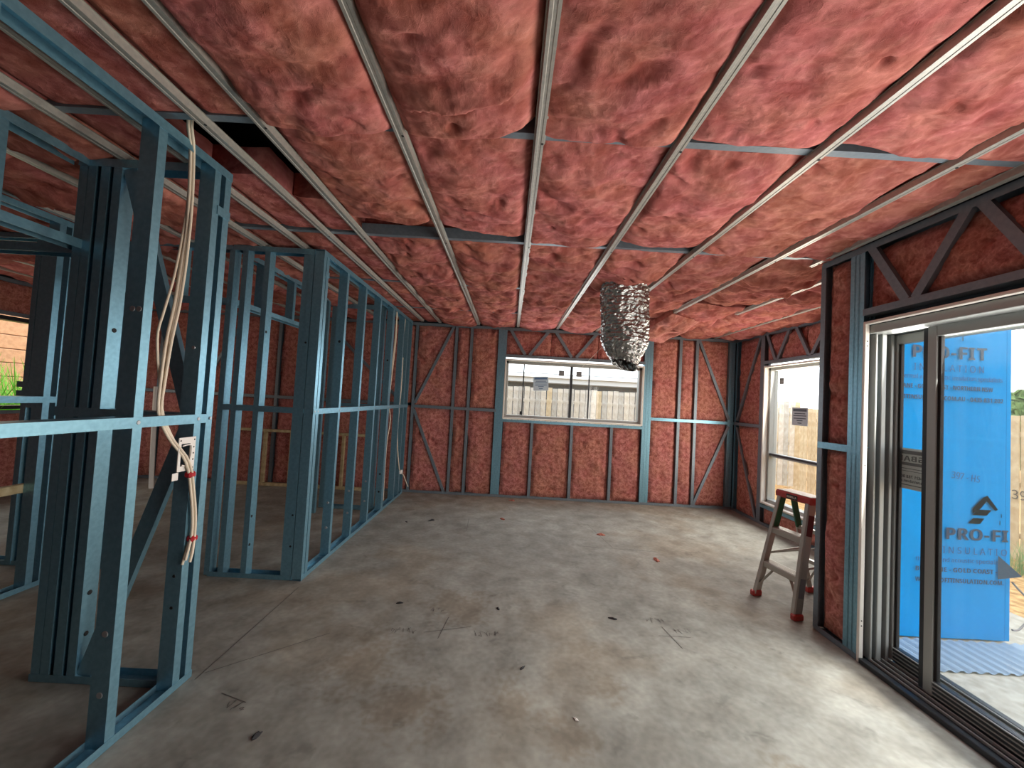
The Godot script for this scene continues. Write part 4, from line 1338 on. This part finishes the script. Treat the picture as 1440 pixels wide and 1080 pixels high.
func _ladder() -> void:
	# local axes: x to the back legs, z along the steps
	var l := thing("step_ladder", "small aluminium and green step ladder with red cap and feet by the right wall", "ladder")
	var zax := Vector3(0.19, 0, 0.98).normalized()
	var xax := Vector3(0.98, 0, -0.19).normalized()
	l.transform = Transform3D(Basis(xax, Vector3.UP, zax), (Vector3(2.105, 0, -3.389) + Vector3(2.18, 0, -2.999)) / 2)
	var alu := _mat(_rgb(176, 172, 164), 0.4, 0.45)
	var green := _mat(_rgb(40, 98, 66), 0.5)
	var red := _mat(_rgb(172, 52, 46), 0.5)
	var hh := 0.84
	var X := Vector3(1, 0, 0)
	var Z := Vector3(0, 0, 1)
	var F := func(f: float, s: float) -> Vector3: return Vector3(0.17 * f, hh * f, s * lerpf(0.19, 0.135, f))
	var R := func(f: float, s: float) -> Vector3: return Vector3(lerpf(0.545, 0.26, f), hh * f, s * lerpf(0.20, 0.125, f))
	for s in [-1.0, 1.0]:
		_strut("front_rail", l, F.call(0.03, s), F.call(1.0, s), 0.065, 0.016, X, alu)
		var a: Vector3 = F.call(0.68, s)
		var b: Vector3 = F.call(0.99, s)
		_strut("green_insert", l, a + Vector3(0.008, 0, -s * 0.006), b + Vector3(0.008, 0, -s * 0.006), 0.056, 0.020, X, green)
		_strut("rail_flange", l, F.call(0.03, s) + Vector3(-0.034, 0, -s * 0.010), F.call(1.0, s) + Vector3(-0.034, 0, -s * 0.010), 0.010, 0.030, X, alu)
		_strut("rear_rail", l, R.call(0.03, s), R.call(1.0, s), 0.045, 0.016, X, alu)
		var ra: Vector3 = R.call(0.68, s)
		var rb: Vector3 = R.call(0.99, s)
		_strut("green_insert", l, ra + Vector3(-0.002, 0, -s * 0.006), rb + Vector3(-0.002, 0, -s * 0.006), 0.050, 0.020, X, green)
		for p in [F.call(0.0, s), R.call(0.0, s)]:
			put("rubber_foot", cbox(Vector3(0.085, 0.045, 0.045), 0.008), red, l, p + Vector3(0, 0.0225, 0))
		_strut("spreader", l, F.call(0.42, s) + Vector3(0.03, 0, 0), R.call(0.46, s), 0.018, 0.004, Vector3.UP, alu)
	for k in [[0.345, 0.085], [0.675, 0.085]]:
		var p := Vector3(0.17 * k[0] + 0.01, hh * k[0], 0)
		var w: float = 2.0 * lerpf(0.19, 0.135, k[0]) - 0.012
		var step := put("step", cbox(Vector3(k[1], 0.008, w), 0.002), alu, l, p)
		put("step_lip", cbox(Vector3(0.008, 0.045, w), 0.002), alu, step, Vector3(-k[1] / 2, -0.02, 0))
		for q in 5:
			put("tread_ridge", cbox(Vector3(0.006, 0.004, w - 0.01), 0.001), alu, step, Vector3(-k[1] / 2 + 0.010 + q * 0.016, 0.006, 0))
		# back cross members
		var rp := Vector3(lerpf(0.545, 0.26, k[0]), hh * k[0], 0)
		put("rear_bar", cbox(Vector3(0.03, 0.03, 2.0 * lerpf(0.20, 0.125, k[0]) - 0.01), 0.003), alu, l, rp)
	# knee braces below the lowest step
	for s in [-1.0, 1.0]:
		_strut("knee_brace", l, F.call(0.13, s) + Vector3(0.0, 0, -s * 0.01), Vector3(0.17 * 0.33, hh * 0.325, s * 0.06), 0.026, 0.006, X, alu)
		_strut("knee_brace", l, R.call(0.13, s) + Vector3(0.0, 0, -s * 0.01), Vector3(lerpf(0.545, 0.26, 0.345), hh * 0.335, s * 0.05), 0.022, 0.006, X, alu)
	_strut("cross_brace", l, F.call(0.42, -1) + Vector3(0.02, 0, 0), R.call(0.60, 1), 0.012, 0.004, Vector3.UP, alu)
	# cap
	var cap := put("top_cap", cbox(Vector3(0.16, 0.055, 0.33), 0.012), red, l, Vector3(0.205, hh + 0.005, 0))
	for q in 7:
		put("cap_ridge", cbox(Vector3(0.010, 0.006, 0.31), 0.002), alu, cap, Vector3(-0.06 + q * 0.020, 0.029, 0))
	put("badge", cbox(Vector3(0.006, 0.038, 0.10), 0.003), M.dark, cap, Vector3(-0.081, -0.002, 0.0))
	text(cap, "lettering", "GORILLA", 0.016, Vector3(-0.0845, -0.002, 0), Basis(Z, Vector3.UP, -X), _mat(_rgb(220, 214, 200)), true, 0.085)
	# warning label on the near rail
	_strut("warning_label", l, F.call(0.70, 1.0) + Vector3(0, 0, 0.009), F.call(0.88, 1.0) + Vector3(0, 0, 0.009), 0.05, 0.002, X, _mat(_rgb(92, 20, 30), 0.5))
	_strut("warning_label", l, F.call(0.18, 1.0) + Vector3(0, 0, 0.009), F.call(0.34, 1.0) + Vector3(0, 0, 0.009), 0.045, 0.002, X, _mat(_rgb(128, 128, 132), 0.5))


func _timber() -> void:
	var t := thing("timber_stand", "pale timber frame standing on the slab against the back wall behind the long frame", "timber frame")
	var z := ZB + 0.05
	bar("rail", t, Vector3(-4.15, 0.805, z - 0.02), Vector3(-1.98, 0.845, z + 0.03), M.wood)
	bar("rail", t, Vector3(-4.2, 0.0, z - 0.02), Vector3(-2.0, 0.045, z + 0.03), M.wood)
	for p in [[-3.65, 0.045], [-3.25, 0.045], [-2.865, 0.085], [-2.47, 0.04]]:
		bar("post", t, Vector3(p[0] - p[1] / 2, 0.045, z - 0.02), Vector3(p[0] + p[1] / 2, 0.805, z + 0.028), M.wood)


# ------------------------------------------------------------------ outside
func _outside() -> void:
	# ground
	var sand := _mat(_rgb(226, 186, 128), 0.95)
	sand.albedo_texture = _tex(_noise(0.02, 5, 61), 512, Color(0.62, 0.56, 0.48), Color(1, 1, 1))
	_tri(sand, 0.8, true)
	sole("ground", cbox(Vector3(60, 0.2, 60), 0.0), sand, "sandy orange ground around the house", "ground", Vector3(0, -0.30, -8), Basis.IDENTITY, "", "structure")
	var pc := _mat(_rgb(196, 192, 180), 0.85)
	pc.albedo_texture = _tex(_noise(0.03, 5, 62), 512, Color(0.78, 0.77, 0.75), Color(1, 1, 1))
	_tri(pc, 0.7, true)
	sole("patio", cbox(Vector3(1.72, 0.14, 5.9), 0.004), pc, "pale concrete patio slab outside the sliding door", "patio", Vector3(XR + 0.225 + 0.86, -0.085, 0.02), Basis.IDENTITY, "", "structure")
	sole("patio_strip", cbox(Vector3(0.56, 0.14, 0.9), 0.004), pc, "end of the patio slab beside the blue wrapped corner", "patio", Vector3(3.89, -0.085, -3.36), Basis.IDENTITY, "", "structure")

	# blue wrap
	var wp := thing("building_wrap", "bright blue building wrap printed with an insulation firm's lettering, seen through the door", "building wrap")
	var blue := _mat(_rgb(0, 126, 190), 0.75)
	blue.metallic_specular = 0.05
	blue.normal_enabled = true
	blue.normal_texture = _tex(_noise(0.008, 3, 63, FastNoiseLite.TYPE_SIMPLEX_SMOOTH, false, 20.0), 512, Color.BLACK, Color.WHITE, 5.0)
	blue.normal_scale = 0.5
	_tri(blue, 0.9)
	var zf := ZC + 0.024
	var st := begin()
	# a sheet with soft creases, turned round the corner
	var nc := _noise(1.4, 3, 64)
	var nx := 44
	var ny := 60
	var g := []
	for j in ny + 1:
		var row := []
		for i in nx + 1:
			var x := lerpf(XR + 0.11, 3.537, float(i) / nx)
			var y := lerpf(0.0, 2.9, float(j) / ny)
			var k := 0.006 + 0.010 * nc.get_noise_3d(x * 1.5 + y * 0.8, y * 0.6, 0.0) * smoothstep(0.0, 0.25, 3.537 - x)
			row.append(Vector3(x, y, zf + maxf(k, 0.001)))
		g.append(row)
	st.set_smooth_group(0)
	for j in ny:
		for i in nx:
			for v in [g[j][i], g[j + 1][i], g[j + 1][i + 1], g[j][i], g[j + 1][i + 1], g[j][i + 1]]:
				st.add_vertex(v)
	st.generate_normals()
	put("front_sheet", st.commit(), blue, wp)
	bar("corner_fold", wp, Vector3(3.530, 0.0, zf - 0.002), Vector3(3.566, 2.9, zf + 0.008), blue, 0.003)
	var ink := _mat(_rgb(12, 42, 70), 0.6)
	var ink2 := _mat(_rgb(10, 64, 112), 0.6)
	var zt := zf + 0.018
	var up := Basis.IDENTITY
	var P := func(x: float, y: float) -> Vector3: return Vector3(x, y, zt)
	text(wp, "lettering", "PRO-FIT", 0.088, P.call(3.105, 1.993), up, ink, true, 0.53)
	text(wp, "lettering", "I N S U L A T I O N", 0.046, P.call(3.108, 1.882), up, ink2, false, 0.50)
	text(wp, "lettering", "thermal and acoustic insulation specialists", 0.030, P.call(3.12, 1.815), up, ink2, false, 0.74)
	text(wp, "lettering", "BRISBANE - GOLD COAST - NORTHERN NSW", 0.030, P.call(3.05, 1.745), up, ink, true, 0.74)
	text(wp, "lettering", "WWW.PROFITINSULATION.COM.AU - 0435 831 202", 0.030, P.call(3.03, 1.668), up, ink, true, 0.93)
	text(wp, "lettering", "PRO-FI", 0.080, P.call(3.318, 0.722), up, ink, true, 0.435)
	text(wp, "lettering", "I N S U L A T I O", 0.044, P.call(3.305, 0.608), up, ink2, false, 0.45)
	text(wp, "lettering", "thermal and acoustic specialists", 0.028, P.call(3.20, 0.54), up, ink2, false, 0.62)
	text(wp, "lettering", "BRISBANE - GOLD COAST - N", 0.030, P.call(3.20, 0.473), up, ink, true, 0.62)
	text(wp, "lettering", "WWW.PROFITINSULATION.COM.", 0.030, P.call(3.20, 0.40), up, ink, true, 0.62)
	text(wp, "handwriting", "397 - HS", 0.045, P.call(3.235, 1.12), Basis(Vector3(0, 0, 1), -0.12), ink2, false, 0.20)
	# roof-shaped emblem: two slanted bars and a rafter
	for e in [[3.39, 0.915, 1.0], [3.10, 2.215, 1.15]]:
		_emblem(wp, e[0], e[1], zt, e[2], ink)
	# torn dark flap with its lifted corner
	var fl := begin()
	quad(fl, P.call(3.468, 0.59) + Vector3(0, 0, 0.0), P.call(3.545, 0.48) + Vector3(0, 0, 0.07), P.call(3.545, 0.475) + Vector3(0, 0, 0.07), P.call(3.466, 0.425))
	quad(fl, P.call(3.466, 0.425), P.call(3.545, 0.475) + Vector3(0, 0, 0.07), P.call(3.545, 0.48) + Vector3(0, 0, 0.07), P.call(3.468, 0.59))
	put("torn_flap", fl.commit(), _mat(_rgb(60, 78, 96), 0.7), wp)
	sole("outdoor_cable", tube(PackedVector3Array([Vector3(3.53, 0.42, ZC + 0.075), Vector3(3.60, 0.37, ZC + 0.05), Vector3(3.70, 0.27, ZC + 0.05), Vector3(3.72, 0.19, ZC + 0.04), Vector3(3.67, 0.12, ZC + 0.03), Vector3(3.59, 0.095, ZC + 0.06), Vector3(3.53, 0.10, ZC + 0.075)]), 0.006, 8, 5), _mat(_rgb(120, 116, 116), 0.6), "loose grey cable looping out from the corner of the blue wrap", "cable")

	# corrugated plastic sheet on the patio
	var ps := begin()
	var n := 60
	for i in n:
		var x0 := 2.50 + 1.16 * i / n
		var x1 := 2.50 + 1.16 * (i + 1) / n
		var y0 := 0.008 + 0.008 * sin(i * 1.6)
		var y1 := 0.008 + 0.008 * sin((i + 1) * 1.6)
		var sh := -0.22
		quad(ps, Vector3(x0, y0, -2.50), Vector3(x0 + sh * 0, y0, -2.85), Vector3(x1, y1, -2.85), Vector3(x1, y1, -2.50))
		quad(ps, Vector3(x0, y0 + 0.001, -2.50), Vector3(x1, y1 + 0.001, -2.50), Vector3(x1, y1 + 0.001, -2.85), Vector3(x0, y0 + 0.001, -2.85))
	var sm := _mat(_rgb(150, 168, 184), 0.25)
	sole("plastic_sheet", ps.commit(), sm, "grey corrugated plastic sheet lying on the patio under the blue wrap", "plastic sheet", Vector3(0, -0.012, 0))

	# right fence
	var fw := _mat(_rgb(216, 200, 168), 0.85)
	fw.albedo_texture = _tex(_noise(0.015, 4, 65, FastNoiseLite.TYPE_SIMPLEX_SMOOTH, false, 12.0), 512, Color(0.86, 0.82, 0.77), Color(1, 1, 1))
	_tri(fw, 0.9)
	var fence := thing("paling_fence", "pale timber paling fence beyond the patio and right window", "fence")
	var variants: Array[Mesh] = []
	for k in 4:
		variants.append(cbox(Vector3(0.02, 1.84 + 0.012 * k, 0.110), 0.003))
	var z := -11.6
	var i2 := 0
	while z < 1.5:
		i2 += 1
		put("paling", variants[i2 % 4], fw, fence, Vector3(6.6 + 0.008 * (i2 % 2), 0.72, z), Basis(Vector3(1, 0, 0), (rng_at(i2, 5) - 0.5) * 0.012))
		z += 0.124
	for y in [0.1, 0.75, 1.4]:
		bar("rail", fence, Vector3(6.63, y - 0.035, -11.6), Vector3(6.68, y + 0.035, 1.5), fw)
	text(fence, "handwriting", "3972", 0.11, Vector3(6.583, 0.62, -5.13), Basis(Vector3(0, 0, 1), Vector3.UP, Vector3(-1, 0, 0)), _mat(_rgb(90, 84, 78)), false, 0.30)

	# back fence
	var fb := thing("paling_fence", "weathered pale paling fence outside the back window", "fence")
	var gw := _mat(_rgb(214, 212, 206), 0.85)
	gw.albedo_texture = fw.albedo_texture
	_tri(gw, 0.9)
	var gw2: StandardMaterial3D = gw.duplicate()
	gw2.albedo_color = _rgb(196, 196, 192)
	var gw3: StandardMaterial3D = gw.duplicate()
	gw3.albedo_color = _rgb(222, 218, 208)
	var xq := -7.0
	while xq < 6.45:
		i2 += 1
		put("paling", variants[i2 % 4], [gw, gw2, gw3][(i2 * 7) % 3] if i2 % 9 else fw, fb, Vector3(xq, 0.86, -9.0 + 0.016 * (i2 % 2)), Basis(Vector3.UP, PI / 2).rotated(Vector3(0, 0, 1), (rng_at(i2, 6) - 0.5) * 0.012))
		xq += 0.123
	for y in [0.2, 0.85, 1.5]:
		bar("rail", fb, Vector3(-7.0, y - 0.035, -9.06), Vector3(6.45, y + 0.035, -9.02), gw)

	# neighbour's house behind the back fence
	var hs := thing("neighbour_house", "neighbour's low house with white metal roof behind the back fence", "house")
	var wr := _mat(_rgb(236, 240, 242), 0.5)
	var zh := -14.0
	bar("wall", hs, Vector3(-9, -0.2, zh - 8), Vector3(5.6, 2.15, zh), _mat(_rgb(74, 78, 84), 0.8))
	bar("gutter", hs, Vector3(-9.5, 2.28, zh + 0.50), Vector3(6.2, 2.40, zh + 0.62), _mat(_rgb(206, 212, 214), 0.5))
	bar("fascia", hs, Vector3(-9.5, 2.12, zh + 0.46), Vector3(6.2, 2.28, zh + 0.50), _mat(_rgb(176, 182, 186), 0.6))
	bar("soffit", hs, Vector3(-9.5, 2.10, zh - 0.1), Vector3(6.2, 2.13, zh + 0.48), _mat(_rgb(120, 124, 128), 0.7))
	var rf := begin()
	var r0 := Vector3(-9.6, 2.42, zh + 0.6)
	var r1 := Vector3(6.3, 2.42, zh + 0.6)
	var k0 := Vector3(-4.5, 4.05, zh - 4.0)
	var k1 := Vector3(2.0, 4.05, zh - 4.0)
	var b0 := Vector3(-9.6, 2.42, zh - 8.6)
	var b1 := Vector3(6.3, 2.42, zh - 8.6)
	quad(rf, r0, k0, k1, r1)
	quad(rf, b1, k1, k0, b0)
	quad(rf, r1, k1, k1, b1)
	quad(rf, b0, k0, k0, r0)
	quad(rf, r0, r1, b1, b0)
	put("roof", rf.commit(), wr, hs)
	for q in 26:
		var fx := -9.2 + q * 0.6
		var kx := clampf(fx, -4.5, 2.0)
		var t0 := Vector3(fx, 2.425, zh + 0.58)
		var dist := absf(fx - kx)
		var along := 1.0 - clampf(dist / (5.1 if fx < 0 else 4.3), 0.0, 1.0)
		_strut("roof_rib", hs, t0, t0.lerp(Vector3(fx, 4.055, zh - 4.0), along), 0.03, 0.02, Vector3(1, 0, 0), wr)

	# neighbour's boarded wall at left
	var nb := thing("neighbour_house", "peach coloured weatherboard house outside the left window", "house")
	var pm := _mat(_rgb(226, 170, 128), 0.8)
	pm.albedo_texture = _tex(_noise(0.02, 4, 66), 512, Color(0.85, 0.82, 0.8), Color(1, 1, 1))
	_tri(pm, 1.0)
	for r in 14:
		put("board", cbox(Vector3(0.03, 0.222, 14.0), 0.006), pm, nb, Vector3(-8.5, 0.12 + r * 0.235, -6.0), Basis(Vector3(0, 0, 1), -0.05))
	bar("backing_wall", nb, Vector3(-8.7, -0.2, -13), Vector3(-8.52, 3.4, 1), _mat(_rgb(110, 80, 62), 0.9))
	# grass outside the left window and beyond the right fence
	_tufts("grass", "bright green grass growing outside the left window", "grass", Vector3(-7.4, -0.2, -5.6), Vector2(0.9, 2.4), 2200, 1.95, _rgb(120, 190, 50), 0.02)
	_tufts("weeds", "green weedy plant at the foot of the right fence", "weeds", Vector3(6.15, -0.2, -4.55), Vector2(0.45, 0.55), 500, 0.42, _rgb(122, 150, 92), 0.022)
	for q in [[16.6, -13.3, 2.75], [21.0, -16.4, 3.1], [13.9, -11.6, 2.3]]:
		_bush(q[0], q[1], q[2])

	# eaves of the far bay: fascia and rafter tails
	var ev := thing("eaves", "unfinished eaves of the far bay with grey fascia and pale rafter tails", "eaves", Vector3.ZERO, "", "structure")
	bar("fascia", ev, Vector3(4.05, 2.28, -6.9), Vector3(4.08, 2.46, ZC + 0.03), _mat(_rgb(92, 104, 118), 0.6))
	var za := ZC - 0.08
	while za > -6.8:
		bar("rafter_tail", ev, Vector3(3.58, 2.44, za - 0.045), Vector3(4.05, 2.56, za), _mat(_rgb(232, 230, 222), 0.7))
		za -= 0.6


func _emblem(p: Node3D, cx: float, cy: float, z: float, s: float, ink: Material) -> void:
	var st := begin()
	for poly in [[[-0.03, 0.07], [0.0, 0.085], [0.075, -0.01], [0.055, -0.02]], [[-0.105, -0.01], [-0.03, 0.07], [0.0, 0.085], [-0.01, 0.04]], [[-0.105, -0.01], [-0.01, 0.04], [-0.045, -0.005], [-0.105, -0.045]],
			[[-0.07, -0.015], [0.03, -0.015], [-0.005, -0.055], [-0.105, -0.055]], [[-0.10, -0.075], [-0.02, -0.075], [-0.05, -0.115], [-0.135, -0.115]],
			[[0.095, -0.04], [0.102, -0.04], [0.102, -0.065], [0.095, -0.065]], [[0.085, -0.085], [0.092, -0.085], [0.092, -0.115], [0.085, -0.115]]]:
		var v: Array[Vector3] = []
		for q in poly:
			v.append(Vector3(cx + q[0] * s, cy + q[1] * s, z))
		quad(st, v[0], v[1], v[2], v[3])
		quad(st, v[3], v[2], v[1], v[0])
	put("emblem", st.commit(), ink, p)


func _tufts(called: String, label: String, category: String, at: Vector3, area: Vector2, count: int, h: float, c: Color, w: float) -> void:
	var st := begin()
	quad(st, Vector3(-w / 2, 0, 0), Vector3(-w / 3, 0.55, 0.05), Vector3(w / 3, 0.55, 0.05), Vector3(w / 2, 0, 0))
	quad(st, Vector3(-w / 3, 0.55, 0.05), Vector3(-0.001, 1.0, 0.22), Vector3(0.001, 1.0, 0.22), Vector3(w / 3, 0.55, 0.05))
	var mm := MultiMesh.new()
	mm.transform_format = MultiMesh.TRANSFORM_3D
	mm.mesh = st.commit()
	mm.instance_count = count
	var rs := RandomNumberGenerator.new()
	rs.seed = 77 + count
	for i in count:
		var b := Basis(Vector3.UP, rs.randf() * TAU) * Basis(Vector3(1, 0, 0), rs.randf_range(-0.1, 0.6))
		mm.set_instance_transform(i, Transform3D(b.scaled(Vector3.ONE * h * rs.randf_range(0.4, 1.0)), Vector3(rs.randf_range(-0.5, 0.5) * area.x, 0, rs.randf_range(-0.5, 0.5) * area.y)))
	var o := MultiMeshInstance3D.new()
	o.name = numbered(called)
	o.multimesh = mm
	var m := _mat(c, 0.7)
	m.backlight_enabled = true
	m.backlight = c * 0.5
	o.material_override = m
	o.position = at
	add_child(o)
	_tag(o, label, category, "", "stuff")


func _bush(x: float, z: float, h: float) -> void:
	var t := thing("tree", "round green tree beyond the right fence, %s" % ("tallest of the three" if h > 3.0 else ("smallest of the three" if h < 2.5 else "middle sized of the three")), "tree", Vector3(x, -0.2, z))
	put("trunk", tube(PackedVector3Array([Vector3(0, 0, 0), Vector3(0.05, h * 0.3, 0), Vector3(0, h * 0.55, 0.05)]), 0.12, 8, 3), _mat(_rgb(92, 78, 60), 0.9), t)
	var st := begin()
	for k in 2:
		var a := Basis(Vector3.UP, k * 1.57)
		quad(st, a * Vector3(-0.05, 0, 0), a * Vector3(-0.02, 0.12, 0.01), a * Vector3(0.02, 0.12, 0.01), a * Vector3(0.05, 0, 0))
	var mm := MultiMesh.new()
	mm.transform_format = MultiMesh.TRANSFORM_3D
	mm.mesh = st.commit()
	mm.instance_count = 2500
	var rs := RandomNumberGenerator.new()
	rs.seed = int(h * 100)
	for i in mm.instance_count:
		var d := Vector3(rs.randfn(), rs.randfn(), rs.randfn()).normalized() * pow(rs.randf(), 0.33)
		var p := Vector3(d.x * h * 0.42, h * 0.62 + d.y * h * 0.38, d.z * h * 0.42)
		mm.set_instance_transform(i, Transform3D(Basis.from_euler(Vector3(rs.randf() * TAU, rs.randf() * TAU, 0)).scaled(Vector3.ONE * rs.randf_range(1.2, 2.4)), p))
	var o := MultiMeshInstance3D.new()
	o.name = "crown"
	o.multimesh = mm
	o.material_override = _mat(_rgb(104, 128, 74), 0.8)
	o.set_meta("kind", "stuff")
	t.add_child(o)
